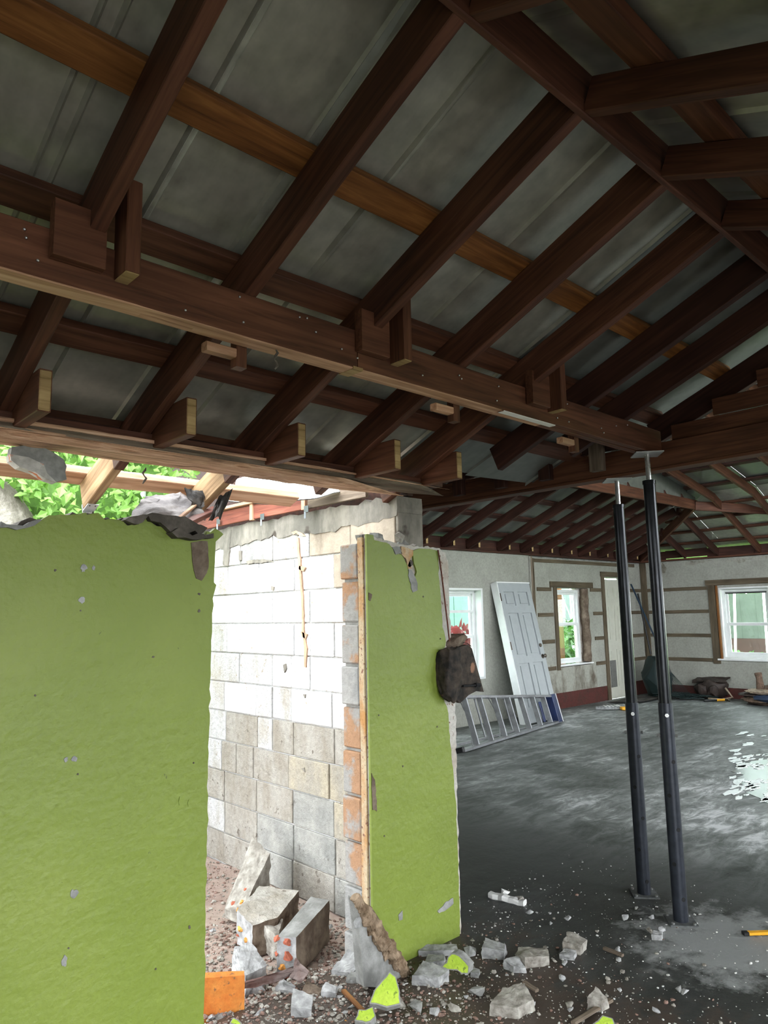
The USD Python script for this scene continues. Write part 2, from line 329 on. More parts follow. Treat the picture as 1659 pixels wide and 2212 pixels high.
# concrete slab: wet and dirty near the wall, dry at the far end, palest tone raised to stand in for window light
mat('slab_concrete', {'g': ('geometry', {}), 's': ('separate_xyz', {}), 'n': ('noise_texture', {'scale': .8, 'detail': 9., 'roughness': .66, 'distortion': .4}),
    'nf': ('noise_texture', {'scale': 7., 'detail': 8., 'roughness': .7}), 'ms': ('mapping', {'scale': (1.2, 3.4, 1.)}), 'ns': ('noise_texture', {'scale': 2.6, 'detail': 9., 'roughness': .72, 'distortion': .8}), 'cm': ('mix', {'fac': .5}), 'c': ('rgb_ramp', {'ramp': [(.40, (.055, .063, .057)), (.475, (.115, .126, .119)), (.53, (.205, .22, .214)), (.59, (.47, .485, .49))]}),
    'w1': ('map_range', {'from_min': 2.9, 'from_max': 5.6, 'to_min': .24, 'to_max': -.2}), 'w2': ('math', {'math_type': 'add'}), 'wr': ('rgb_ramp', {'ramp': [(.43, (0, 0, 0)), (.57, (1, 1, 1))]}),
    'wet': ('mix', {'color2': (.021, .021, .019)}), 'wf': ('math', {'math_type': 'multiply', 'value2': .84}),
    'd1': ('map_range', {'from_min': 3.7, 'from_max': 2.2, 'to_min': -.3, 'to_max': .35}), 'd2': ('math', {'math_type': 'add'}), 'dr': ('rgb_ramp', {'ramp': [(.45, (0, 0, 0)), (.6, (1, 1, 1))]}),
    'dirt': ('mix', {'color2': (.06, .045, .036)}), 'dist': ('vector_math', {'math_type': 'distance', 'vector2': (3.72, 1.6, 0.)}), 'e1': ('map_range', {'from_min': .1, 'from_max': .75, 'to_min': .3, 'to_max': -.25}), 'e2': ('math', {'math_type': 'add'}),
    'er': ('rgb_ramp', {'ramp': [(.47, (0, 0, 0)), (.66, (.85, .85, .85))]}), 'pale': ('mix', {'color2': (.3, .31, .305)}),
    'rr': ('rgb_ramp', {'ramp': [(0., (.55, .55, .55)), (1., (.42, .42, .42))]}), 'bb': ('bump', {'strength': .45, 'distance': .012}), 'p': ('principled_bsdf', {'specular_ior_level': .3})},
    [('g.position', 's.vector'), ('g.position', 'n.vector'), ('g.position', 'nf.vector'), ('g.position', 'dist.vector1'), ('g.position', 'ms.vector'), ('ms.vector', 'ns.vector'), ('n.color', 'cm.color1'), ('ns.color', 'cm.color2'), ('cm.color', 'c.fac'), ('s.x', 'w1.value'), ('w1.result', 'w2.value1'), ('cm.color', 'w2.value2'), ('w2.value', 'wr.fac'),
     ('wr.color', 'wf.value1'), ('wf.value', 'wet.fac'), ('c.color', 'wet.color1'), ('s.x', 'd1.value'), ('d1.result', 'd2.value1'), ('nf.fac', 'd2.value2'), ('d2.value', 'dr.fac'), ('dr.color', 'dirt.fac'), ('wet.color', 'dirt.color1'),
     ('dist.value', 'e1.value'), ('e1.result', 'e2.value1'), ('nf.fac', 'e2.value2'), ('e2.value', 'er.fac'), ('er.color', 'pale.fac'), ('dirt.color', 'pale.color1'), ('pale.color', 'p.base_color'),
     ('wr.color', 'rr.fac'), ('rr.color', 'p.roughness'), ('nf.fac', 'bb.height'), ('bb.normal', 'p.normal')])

# ================================================================== STRUCTURE
XW, YL, XB, YR = 2.69, 6.99, 13.44, -4.6      # white block wall, far left wall, back wall, right wall
ZC = 2.53
# ---- floor slabs and the ground
fl = thing('floor', kind='structure')
JX = 9.5
put(fl, 'slab', slab(sbox(-1.6, YR, JX-.025, 2.78), -.12, 0, 'Z'), 'slab_concrete')
put(fl, 'slab', slab(sbox(XW+.02, 2.78, JX-.025, YL), -.12, 0, 'Z'), 'slab_concrete')
put(fl, 'slab', slab(sbox(JX+.025, YR, XB, YL), -.12, -.006, 'Z'), 'slab_concrete')
put(fl, 'joint_filler', bx(JX-.04, JX+.04, YR, YL, -.12, -.022, 0), 'felt_dark')
def heightfield(x0, x1, y0, y1, n, m, f):
    X, Y = np.meshgrid(np.linspace(x0, x1, n), np.linspace(y0, y1, m), indexing='ij'); Z = f(X, Y)
    V = np.stack([X, Y, Z], -1).reshape(-1, 3); i = np.arange((n-1)*m).reshape(n-1, m)[:, :-1].ravel()
    F = np.r_[np.c_[i, i+m, i+m+1], np.c_[i, i+m+1, i+1]]
    return trimesh.Trimesh(V, F, process=False)
def gh(X, Y):
    P3 = np.stack([X*3, Y*3, X*0], -1)
    return -.045+.07*(meshkit.fbm(P3, 4, 3)-.5)+.02*(meshkit.noise(P3*6, 5)-.5)
put(None, 'ground', heightfield(-4, XW+.01, 2.79, 7.4, 110, 90, gh), 'soil', smooth=True, kind='structure')
put(None, 'ground', slab(sbox(-45, -45, 70, 60).difference(sbox(13.6, -45, 70, 60)).difference(sbox(-4, 7.2, 13.6, 60)), -.4, -.17, 'Z'), 'dry_ground', kind='structure')
put(None, 'lawn', slab(sbox(13.6, -45, 70, 60).union(sbox(-4, 7.2, 13.7, 60)), -.4, -.16, 'Z'), 'lawn', kind='structure')

# ---- the broken green wall
YG = 2.592
def wall_poly(pts, Y): return [tuple(at(x, y, Y=Y)[[0, 2]]) for x, y in pts]
top = [(0, 1138), (36, 1141), (72, 1135), (87, 1124), (106, 1114), (145, 1112), (207, 1107), (212, 1108), (222, 1120), (241, 1125), (263, 1126), (277, 1132), (301, 1132), (316, 1117), (323, 1126), (338, 1135), (357, 1141), (380, 1156), (420, 1162), (446, 1162), (447, 1146), (454, 1152), (468, 1142), (484, 1156), (466, 1170)]
side = [(462, 1258), (467, 1263), (460, 1290), (455, 1420), (452, 1560), (449, 1700), (445, 1900), (441, 2212)]
tp = wall_poly(top, YG); sd = wall_poly(side, YG)
wl = thing('wall_left', kind='structure')
skin = Polygon([(-1.15, -.02), (-1.15, 1.95), (-.5, 1.97), (.2, 1.93)]+ragged(tp, .004, .02, 1)+ragged(sd, .0025, .03, 2)+[(sd[-1][0], -.02)]).buffer(0)
put(wl, 'plaster', slab(skin, YG, YG+.022), 'green_paint', label='lime green painted plaster')
ctop = [(0, 1126), (34, 1133), (44, 1132), (58, 1124), (72, 1129), (90, 1121), (108, 1113), (150, 1111), (207, 1106), (225, 1121), (300, 1118), (345, 1123), (380, 1140), (440, 1150), (448, 1160)]
core = Polygon([(-1.15, -.02), (-1.15, 1.98), (-.4, 2.0), (.2, 1.97)]+ragged(wall_poly(ctop, YG), .006, .018, 3)+ragged([(x-.012, z) for x, z in sd], .004, .02, 4)+[(sd[-1][0]-.012, -.02)]).buffer(0)
put(wl, 'masonry', slab(core, YG+.022, YG+.2), 'concrete_dark')
def chip(wall, Y, px, py, rx, rz, m, seed, d=.0025, j=.2):
    c = at(px, py, Y=Y)
    put(wall, 'chip', slab(blob2(c[0], c[2], rx, rz, 12, j, seed), Y-d, Y+.004), m)
for i, (px, py, rx, rz, m) in enumerate([(180, 1228, .013, .014, 'rubble_grey'), (202, 1227, .006, .008, 'rubble_grey'), (177, 1296, .011, .011, 'rubble_grey'), (160, 1640, .010, .009, 'rubble_grey'), (142, 1641, .006, .008, 'rubble_grey'), (160, 1930, .013, .013, 'concrete_grey'), (138, 2078, .009, .016, 'concrete_grey'),
        (119, 1232, .004, .004, 'concrete_dark'), (174, 1319, .003, .003, 'concrete_dark'), (430, 1283, .005, .005, 'concrete_dark'), (430, 1320, .005, .006, 'concrete_dark'), (331, 1419, .005, .003, 'concrete_dark'), (168, 1672, .003, .004, 'concrete_dark'), (409, 2003, .004, .006, 'concrete_dark'), (336, 2093, .004, .003, 'concrete_dark'), (148, 2048, .003, .003, 'concrete_dark'), (76, 1502, .003, .003, 'concrete_dark'), (418, 1648, .003, .003, 'concrete_dark'), (388, 1730, .004, .014, 'green_paint'), (407, 1735, .003, .012, 'green_paint')]):
    chip(wl, YG, px, py, rx, rz, m, 50+i)
put(wl, 'exposed_patch', slab(Polygon(ragged(wall_poly([(412, 1172), (446, 1168), (452, 1200), (447, 1240), (436, 1257), (424, 1250), (414, 1212)], YG)+wall_poly([(412, 1172)], YG), .003, .02, 9)).buffer(0), YG-.003, YG+.004), 'concrete_brown', label='dark patch where the paint has come off')
# loose broken masonry along the top of the wall: dark slabs jutting out
for i, (pts, Y0, Y1, m) in enumerate([([(262, 1125), (300, 1112), (345, 1111), (395, 1120), (440, 1138), (432, 1152), (392, 1150), (362, 1146), (340, 1133), (322, 1125), (312, 1118), (300, 1133), (277, 1131)], YG-.03, YG+.1, 'concrete_dark'),
        ([(358, 1152), (372, 1146), (404, 1157), (445, 1156), (444, 1167), (400, 1169), (372, 1165)], YG-.05, YG+.05, 'concrete_dark'), ([(0, 1127), (30, 1133), (60, 1131), (80, 1121), (88, 1126), (66, 1138), (36, 1141), (0, 1137)], YG-.012, YG+.15, 'concrete_grey')]):
    put(wl, 'broken_edge', slab(Polygon(ragged(wall_poly(pts+pts[:1], YG), .004, .02, 20+i)).buffer(0), Y0, Y1), m)

# ---- the green stub of wall in the middle
XC0 = 2.298
wc = thing('wall_middle', kind='structure')
ltop = [(795, 1154), (806, 1155), (808, 1167), (824, 1170), (841, 1176), (848, 1183), (852, 1196), (868, 1197), (873, 1206), (880, 1220), (884, 1240), (893, 1254), (900, 1236), (893, 1205), (890, 1190), (907, 1185), (934, 1186), (946, 1190), (948, 1247), (952, 1285), (956, 1353), (964, 1384), (955, 1420), (953, 1470), (958, 1510), (968, 1532), (972, 1600), (976, 1640), (985, 1731), (988, 1800), (991, 1914), (994, 2010), (992, 2028)]
sp = wall_poly(ltop, YG)
sk2 = Polygon([(XC0+.004, -.02)]+ragged([(XC0+.004, sp[0][1])]+sp, .0022, .02, 31)+[(sp[-1][0], -.02)]).buffer(0)
put(wc, 'plaster', slab(sk2, YG, YG+.012), 'green_paint', label='lime green painted plaster')
und = wall_poly([(800, 1156), (850, 1172), (893, 1180), (948, 1184), (962, 1196), (968, 1212), (970, 1280), (973, 1350), (974, 1400), (980, 1500), (984, 1540), (987, 1700), (991, 1850), (995, 1960), (996, 2022)], YG+.012)
un = Polygon([(XC0+.012, -.02)]+ragged([(XC0+.012, und[0][1])]+und, .003, .02, 32)+[(und[-1][0], -.02)]).buffer(0)
put(wc, 'underlayer', slab(un, YG+.012, YG+.03), 'white_plaster', label='older layers of pale plaster showing at the broken edges')
put(wc, 'underlayer', slab(Polygon([(XC0+.003, -.02), (XC0-.001, .4), (XC0+.005, .9), (XC0, 1.3), (XC0+.004, 1.7), (XC0, 1.975), (2.5, 1.94), (2.86, 1.9), (2.87, -.02)]), YG+.03, YG+.066), 'cream_plaster', label='cream and orange plaster edge')
cz = [.347, .547, .755, .963, 1.165, 1.36, 1.56, 1.77, 1.955]
zz = [-.02, .145]+cz
mats = ['block_grey', 'block_grey', 'block_orange', 'block_orange', 'block_orange', 'block_orange', 'block_grey', 'block_orange', 'block_orange', 'block_orange']
for i in range(len(zz)-1):
    put(wc, 'block', bx(XC0+.005*((i*7) % 3)-.003, XC0+.41, YG+.068, YG+.198, zz[i]+.007, zz[i+1]-.008, .006), mats[i])
    put(wc, 'block', bx(XC0+.42, 2.862, YG+.068, YG+.198, zz[i]+.007, zz[i+1]-.008, .006), 'block_grey')
put(wc, 'mortar', bx(XC0+.022, 2.855, YG+.072, YG+.19, -.02, 1.93, 0), 'mortar')
for i, (a, b, r, m) in enumerate([(785, 1163, (.07, .07, .055), 'concrete_grey'), (812, 1166, (.08, .09, .09), 'concrete_grey'), (868, 1178, (.11, .1, .07), 'concrete_grey'), (862, 1160, (.05, .05, .07), 'rubble_warm'), (893, 1182, (.05, .06, .05), 'rubble_warm'), (840, 1176, (.12, .09, .03), 'concrete_dark'), (920, 1187, (.16, .09, .03), 'concrete_dark')]):
    c = at(a, b, Y=YG+.07); put(wc, 'broken_edge', moved(rock(r, 60+i, amp=.05), c-[0, 0, r[2]*.6]), m)
for i, (pts, m) in enumerate([([(846, 1182), (862, 1180), (868, 1196), (855, 1198)], 'concrete_grey'), ([(866, 1180), (892, 1188), (891, 1200), (884, 1210), (888, 1228), (882, 1230), (876, 1207), (866, 1196)], 'cream_plaster'), ([(880, 1222), (886, 1208), (892, 1212), (891, 1221), (884, 1226)], 'concrete_dark'), ([(882, 1230), (889, 1232), (896, 1245), (902, 1262), (902, 1276), (890, 1279), (887, 1262), (881, 1243)], 'concrete_grey'),
        ([(796, 1280), (803, 1284), (800, 1298), (796, 1296)], 'concrete_brown'), ([(802, 1670), (809, 1685), (814, 1752), (804, 1750)], 'concrete_brown'), ([(860, 1976), (869, 1968), (868, 1985), (861, 1990)], 'concrete_grey'), ([(944, 1968), (960, 1950), (978, 1940), (980, 1950), (968, 1962), (948, 1972)], 'concrete_grey')]):
    put(wc, 'chip', slab(Polygon(ragged(wall_poly(pts+pts[:1], YG), .002, .015, 70+i)).buffer(0), YG-.003, YG+.006), m)
for i, (px, py) in enumerate([(914, 1289), (870, 1655), (830, 1806), (951, 1380), (818, 1545), (944, 1570)]): chip(wc, YG, px, py, .004, .004, 'concrete_dark', 90+i)
wp = [at(x, y, Y=YG-.006) for x, y in [(946, 1188), (949, 1205), (954, 1240), (960, 1290), (966, 1340), (971, 1385)]]
put(None, 'reinforcing_rod', tube(wp, .004, 8), 'rust_wire', smooth=True, label='thin rusty rod running down the right edge of the green stub wall', cat='metal rod')

# ---- the white painted block wall outside
ww = thing('wall_outside', kind='structure')
course = [-.05, .148, .35, .551, .752, .954, 1.155, 1.356, 1.557, 1.758, 1.962, 2.163]
put(ww, 'mortar', bx(XW+.012, XW+.19, 2.79, YL+.2, -.1, 2.16, 0), 'block_whitewash')
phase = {0: 4.55, 1: 4.14, 2: 4.55, 3: 4.19, 4: 4.54, 5: 4.16, 6: 4.37, 7: 4.13, 8: 4.37, 9: 4.13, 10: 4.37}
split = {4: [3.97], 5: [3.97], 6: [3.76], 7: [3.56], 8: [3.56], 3: [4.4]}
br = random.Random(3)
def tone(i, y):
    t = br.random()
    if i >= 9 and y < 3.3: return 'block_stained'
    if i == 10: return 'block_grey' if t < .4 else 'block_whitewash'
    if i <= 1: return 'block_tan' if t < .6 else 'block_gray'
    if i == 2: return 'block_beige' if t < .35 else 'block_gray' if t < .6 else 'block_tan'
    if i == 3: return 'block_beige' if t < .3 else 'block_tan' if t < .55 else 'block_whitewash'
    if i == 4: return 'block_whitewash' if t < .75 else 'block_tan'
    if i <= 6: return 'block_white' if t < .6 else 'block_whitewash'
    return 'block_white'
for i in range(11):
    joints = sorted({round(phase[i]+.4*k, 3) for k in range(-5, 2)} | {2.79}); joints = [j for j in joints if 2.79 <= j <= 5.0]
    joints = sorted(joints+[s for s in split.get(i, [])])
    for a, b in zip(joints[:-1], joints[1:]):
        if b-a < .04: continue
        g = .004; d = br.uniform(-.004, .004)
        put(ww, 'block', bx(XW+d, XW+.05, a+g, b-g, course[i]+g, course[i+1]-g, .004), tone(i, a))
    j = joints[-1]
    put(ww, 'distant_blocks', joined([bx(XW, XW+.05, j+.4*k+.004, j+.4*k+.396, course[i]+.004, course[i+1]-.004, .004) for k in range(int((YL-j)/.4))]), 'block_whitewash', kind='stuff')
capv = slab(Polygon(ragged([(2.775, 2.13), (2.775, 2.235), (3.4, 2.243), (YL+.2, 2.25), (YL+.2, 2.1), (4.6, 2.09), (4.0, 2.12), (3.3, 2.10), (2.775, 2.13)], .008, .05, 5)).buffer(0), XW-.006, XW+.192, 'X')
put(ww, 'tie_beam', capv, 'cap_concrete', label='raw concrete tie beam along the top')
put(ww, 'pier', bx(XW+.0, XW+.192, 2.768, 2.79, 0, 2.15, .004), 'cap_concrete')

for i, pts in enumerate([[(640, 1160), (645, 1162), (650, 1230), (655, 1290), (657, 1360), (663, 1400), (661, 1440), (657, 1440), (658, 1400), (653, 1362), (651, 1290), (646, 1230)], [(630, 1150), (640, 1146), (652, 1151), (659, 1158), (650, 1157), (640, 1152), (634, 1155)], [(647, 1222), (660, 1226), (656, 1234), (646, 1230)], [(650, 1364), (664, 1370), (660, 1380), (652, 1376)]]):
    put(ww, 'rust_stain', slab(Polygon(ragged([tuple(at(x, y, X=XW-.006)[[1, 2]]) for x, y in pts+pts[:1]], .0015, .02, 600+i)).buffer(0), XW-.0085, XW+.004, 'X'), 'rust_orange')
for i, pts in enumerate([[(476, 1150), (500, 1146), (496, 1190), (492, 1224), (482, 1220), (484, 1180)], [(516, 1190), (522, 1190), (521, 1210), (517, 1212)], [(532, 1212), (556, 1208), (584, 1209), (590, 1213), (560, 1216), (536, 1218)], [(612, 1436), (617, 1434), (619, 1446), (614, 1454)], [(586, 1266), (592, 1268), (590, 1276), (587, 1274)], [(655, 1500), (660, 1500), (659, 1508)], [(651, 1660), (658, 1658), (659, 1668)]]):
    put(ww, 'stain', slab(Polygon(ragged([tuple(at(x, y, X=XW-.006)[[1, 2]]) for x, y in pts+pts[:1]], .002, .02, 620+i)).buffer(0), XW-.0085, XW+.004, 'X'), 'cap_concrete')
# ---- walls of the big room
wbl = thing('wall_back_left', kind='structure')
def rect(a, b): return sbox(min(a[0], b[0]), min(a[1], b[1]), max(a[0], b[0]), max(a[1], b[1]))
W1 = sbox(7.62, .63, 8.50, 1.96); W2 = sbox(10.49, .66, 11.47, 1.99); D1 = sbox(12.06, -.02, 12.86, 2.2)
holes = W1.union(W2).union(D1)
put(wbl, 'masonry', slab(sbox(XW+.19, -.05, XB+.2, ZC).difference(holes), YL+.012, YL+.2), 'concrete_grey')
put(wbl, 'plaster', slab(sbox(XW+.19, -.01, 9.72, ZC-.02).difference(holes), YL-.03, YL+.012), 'wall_white')
low = sbox(10.2, .25, 11.62, .72)
put(wbl, 'plaster', slab(sbox(9.72, .25, XB, ZC-.05).difference(holes.union(low)), YL, YL+.012), 'wall_white')
put(wbl, 'plaster', slab(low.difference(holes), YL, YL+.012), 'wall_white_mould', label='water stained and mouldy plaster under the window')
put(wbl, 'skirting', slab(sbox(9.85, -.01, XB, .25).difference(D1), YL+.002, YL+.014), 'red_paint', label='dark red painted band')
wbr = thing('wall_back_right', kind='structure')
W3 = sbox(4.62, .69, 5.50, 1.96); W4 = sbox(-2.9, .5, 1.6, 2.05)
put(wbr, 'masonry', slab(sbox(YR, -.05, YL+.2, ZC).difference(W3.union(W4)), XB+.012, XB+.2, 'X'), 'concrete_grey')
put(wbr, 'plaster', slab(sbox(YR, .18, YL, ZC-.03).difference(W3.union(W4)), XB, XB+.012, 'X'), 'wall_white')
put(wbr, 'skirting', slab(sbox(YR, -.01, YL, .18), XB+.002, XB+.014, 'X'), 'red_paint', label='dark red painted band')
for i, (a, b, c, d) in enumerate([(5.9, 2.47, .5, .05), (5.15, 2.45, .35, .04), (4.75, 2.46, .3, .03), (6.5, 2.39, .12, .09)]):
    put(wbr, 'stain', slab(blob2(a, b-.01, c*.5, d, 16, .3, 140+i), XB-.0015, XB+.004, 'X'), 'wall_white_mould')
wr = thing('wall_right', kind='structure')
put(wr, 'masonry', slab(sbox(3.9, -.05, XB+.2, ZC).difference(sbox(5.6, .0, 7.6, 2.1)).difference(sbox(8.8, .6, 12.6, 2.2)), YR-.2, YR), 'wall_white')
wf = thing('added_wall_front', kind='structure')  # added walls out of view, cut down the light entering the room
put(wf, 'masonry', slab(sbox(2.6, -.05, 3.95, 2.1), -1.6, -1.4), 'wall_white')
put(wf, 'masonry', slab(sbox(YR, -.05, -1.6, 2.4), 3.9, 4.1, 'X'), 'wall_white')
wre = thing('added_wall_rear', kind='structure')  # added unseen wall, closes the gable end to darken the rafter sides
put(wre, 'masonry', slab(Polygon([(-1.5, -.05), (2.6, -.05), (2.6, 2.4), (.957, 3.1), (-1.3, 2.1), (-1.5, 1.9)]), -1.3, -1.1, 'X'), 'wall_white')
# furring strips
for z in (1.962, 1.54, 1.1, .66):
    for a, b in [(9.93, 10.33 if z > 1.8 else 10.36), (11.62 if z < 1.8 else 11.55, 11.93), (12.95, 13.40)]:
        add_board(wbl, 'furring_strip', (a, YL-.008, z), (b, YL-.008, z), .016, .062, 'wood_furring')
    for a, b in [(YL-.03, 5.70), (4.45, 1.8)]:
        add_board(wbr, 'furring_strip', (XB-.008, a, z), (XB-.008, b, z), .016, .062, 'wood_furring')
add_board(wbl, 'furring_strip', (9.86, YL-.008, 2.435), (13.2, YL-.008, 2.445), .016, .06, 'wood_furring')
add_board(wbl, 'furring_strip', (9.84, YL-.01, .25), (9.84, YL-.01, 2.47), .05, .02, 'wood_furring', upv=(0, 1, 0))
add_board(wbl, 'edge_board', (9.70, YL-.03, .0), (9.70, YL-.03, 2.49), .02, .07, 'wall_white', upv=(0, 1, 0))
add_board(wbl, 'conduit', (9.745, YL-.03, .0), (9.745, YL-.03, 2.5), .05, .05, 'wood_weathered', upv=(0, 1, 0))
put(wbl, 'edge_trim', bx(8.45, 8.66, YL-.034, YL-.03, .45, .47, 0), 'wall_white')
add_board(wbr, 'corner_board', (XB-.012, YL-.07, .02), (XB-.012, YL-.07, ZC-.03), .024, .12, 'wood_furring', upv=(0, 1, 0))
add_board(wbl, 'top_plate', (XW+.3, YL-.03, 2.52), (XB, YL-.03, 2.52), .09, .03, 'wood_rafter_dark')
add_board(wbr, 'top_plate', (XB-.03, YR, 2.52), (XB-.03, YL, 2.52), .09, .03, 'wood_rafter')

# ---- windows
def window_unit(name, u0, u1, z0, z1, plane, axis, rail, mould, depthin=.09, trim='wood_furring', tk=.09, sides='both', label_open=None):
    w = thing(name, kind='structure')
    def P(poly, a, b): return slab(poly, plane+a, plane+b, axis)
    fr = .045
    put(w, 'window_frame', P(sbox(u0, z0, u1, z1).difference(sbox(u0+fr, z0+fr, u1-fr, z1-fr)), depthin, depthin+.07), 'white_vinyl')
    i0, i1, j0, j1 = u0+fr, u1-fr, z0+fr, z1-fr; s = .04
    put(w, 'upper_sash', P(sbox(i0, rail-.02, i1, j1).difference(sbox(i0+s, rail+.03, i1-s, j1-s)), depthin+.035, depthin+.06), 'white_vinyl')
    put(w, 'lower_sash', P(sbox(i0, j0, i1, rail+.02).difference(sbox(i0+s, j0+s, i1-s, rail-.025)), depthin+.008, depthin+.034), 'white_vinyl')
    put(w, 'pane', P(sbox(i0+s, rail+.03, i1-s, j1-s), depthin+.045, depthin+.049), 'pane')
    put(w, 'pane', P(sbox(i0+s, j0+s, i1-s, rail-.025), depthin+.019, depthin+.023), 'pane')
    return w
# left wall, deep white reveal
w1 = window_unit('window_1', 7.66, 8.46, .66, 1.93, YL, 'Y', 1.25, None, .10)
put(w1, 'reveal', slab(sbox(7.62, .63, 8.50, 1.96).difference(sbox(7.66, .66, 8.46, 1.93)), YL-.03, YL+.17), 'white_vinyl')
put(w1, 'check_rail', slab(sbox(7.71, 1.6, 8.41, 1.64), YL+.1, YL+.13), 'white_vinyl')
w2 = window_unit('window_2', 10.51, 11.26, .71, 1.96, YL, 'Y', 1.37, None, .07)
add_board(w2, 'window_trim', (10.30, YL-.012, 2.045), (11.63, YL-.012, 2.045), .024, .1, 'wood_furring')
add_board(w2, 'window_trim', (10.44, YL-.012, .62), (10.44, YL-.012, 2.0), .024, .09, 'wood_furring', upv=(1, 0, 0))
put(w2, 'window_sill', bx(10.47, 11.5, YL-.03, YL+.08, .675, .70, .003), 'white_vinyl')
put(w2, 'reveal', joined([bx(11.26, 11.47, YL+.10, YL+.19, .66, 1.99, 0), bx(10.49, 10.515, YL, YL+.19, .66, 1.99, 0)]), 'white_plaster')
cyl = [(11.395+.012*math.sin(z*7), YL+.03, z) for z in np.linspace(.71, 1.98, 14)]
put(w2, 'jamb_post', tube(cyl, .075+.008*np.sin(np.arange(14)*1.9), 12), 'concrete_brown', label='mouldy rounded mortar jamb', smooth=60)
w3 = window_unit('window_3', 4.66, 5.47, .72, 1.93, XB, 'X', 1.3, None, .08)
add_board(w3, 'window_trim', (XB-.012, 5.72, 2.055), (XB-.012, 4.4, 2.055), .024, .1, 'wood_furring')
add_board(w3, 'window_trim', (XB-.012, 5.62, .6), (XB-.012, 5.62, 2.01), .024, .13, 'wood_furring', upv=(0, 1, 0))
add_board(w3, 'window_trim', (XB-.02, 5.525, .67), (XB-.02, 5.525, 2.0), .03, .035, 'wood_gold', upv=(0, 1, 0))
add_board(w3, 'window_trim', (XB-.012, 4.56, .6), (XB-.012, 4.56, 2.01), .024, .1, 'wood_furring', upv=(0, 1, 0))
put(w3, 'window_sill', bx(XB-.04, XB+.08, 4.55, 5.6, .66, .69, .003), 'white_vinyl')
put(w3, 'reveal', slab(sbox(4.62, .69, 5.50, 1.96).difference(sbox(4.66, .72, 5.47, 1.93)), XB, XB+.16, 'X'), 'white_vinyl')
put(w3, 'check_rail', slab(sbox(4.72, 1.85, 5.42, 1.87), XB+.1, XB+.12, 'X'), 'black_plastic')
w4 = thing('window_4', kind='structure')
put(w4, 'window_frame', slab(W4.difference(sbox(-2.85, .55, -.7, 2.0)).difference(sbox(-.6, .55, 1.55, 2.0)), XB+.05, XB+.1, 'X'), 'white_vinyl')

# ---- narrow panelled door on the left wall
def panel_door(parent, u0, u1, z0, z1, mk, m, rows, front):
    """front panel relief of a six panel door in (u, z); mk(poly, a, b) extrudes to the room side by a..b"""
    w = u1-u0; h = z1-z0; st = w*.13; mid = w*.12
    out = []
    for r0, r1 in rows:
        for c in (0, 1):
            a = u0+st+c*((w-2*st-mid)/2+mid); b = a+(w-2*st-mid)/2
            out.append((a, b, z0+h*r0, z0+h*r1))
    return out
ROWS = [(.09, .40), (.47, .78), (.83, .93)]
d1 = thing('door_1', kind='structure')
pan = panel_door(d1, 12.1, 12.83, .02, 2.16, None, None, ROWS, 0)
leaf = sbox(12.1, .0, 12.83, 2.16)
for a, b, c, d in pan: leaf = leaf.difference(sbox(a, c, b, d))
put(d1, 'door_leaf', slab(leaf, YL+.03, YL+.07), 'door_cream')
for a, b, c, d in pan: put(d1, 'door_panel', joined([slab(sbox(a, c, b, d), YL+.042, YL+.065), slab(sbox(a+.03, c+.03, b-.03, d-.03), YL+.034, YL+.05)]), 'door_cream')
put(d1, 'vent_grille', slab(sbox(12.14, .2, 12.34, .68), YL+.022, YL+.034), 'vent_grey', label='grey louvred vent grille')
for k in range(9): put(d1, 'louvre', slab(sbox(12.15, .225+.05*k, 12.33, .245+.05*k), YL+.016, YL+.024), 'vent_grey')
add_board(d1, 'door_trim', (11.99, YL-.012, -.01), (11.99, YL-.012, 2.24), .024, .1, 'wood_furring', upv=(1, 0, 0))
add_board(d1, 'door_trim', (12.88, YL-.012, -.01), (12.88, YL-.012, 2.24), .024, .04, 'door_cream', upv=(1, 0, 0))
add_board(d1, 'door_trim', (11.93, YL-.012, 2.255), (12.92, YL-.012, 2.255), .024, .09, 'wood_furring')

# ================================================================== ROOF over the near room
SL = .415
def zb(Y): return 3.384-SL*Y                  # underside of the left rafters
ZRB, YRB = 2.984, .957                        # ridge
def zr(Y): return ZRB-SL*(YRB-.02-Y)          # underside of the right rafters
RD = .14
nrm = np.array([0, SL, 1])/math.hypot(1, SL); nrmR = np.array([0, -SL, 1])/math.hypot(1, SL); RDR = .098
ce = thing('ceiling', kind='structure')
RX = [-.86, -.35, .15, .655, 1.155, 1.667, 2.183, 2.645, 3.13, 3.52, 4.06]
for i, X in enumerate(RX):
    Y1 = 2.84
    if X > 3: Y1 = 2.42
    if X > 3.5: Y1 = 2.2
    if X > 4: Y1 = 1.95
    a = np.array([X+.021, .958, zb(.958)])+nrm*RD/2; b = np.array([X+.021, Y1, zb(Y1)])+nrm*RD/2
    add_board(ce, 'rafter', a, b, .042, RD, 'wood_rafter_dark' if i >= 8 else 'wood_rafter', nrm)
    if 1 < X < 1.8: add_board(ce, 'rafter_tail', b+nrm*.004, np.array([X+.021, 3.16, zb(3.16)])+nrm*(RD/2+.004), .04, RD-.012, 'wood_tail', nrm, label='bare weathered rafter tail')
for i, X in enumerate([-.72, -.25, .23, .71, 1.19, 1.685, 2.145, 2.615, 3.1, 3.57]):
    a = np.array([X+.021, .952, zr(.952)])+nrmR*RDR/2; b = np.array([X+.021, -1.3, zr(-1.3)])+nrmR*RDR/2
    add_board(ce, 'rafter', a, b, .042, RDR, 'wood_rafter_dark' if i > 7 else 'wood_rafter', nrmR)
add_board(ce, 'ridge_board', (-.9, YRB, ZRB+.075), (4.12, YRB, ZRB+.075), .02, .15, 'wood_rafter')
up_off = RD+.019
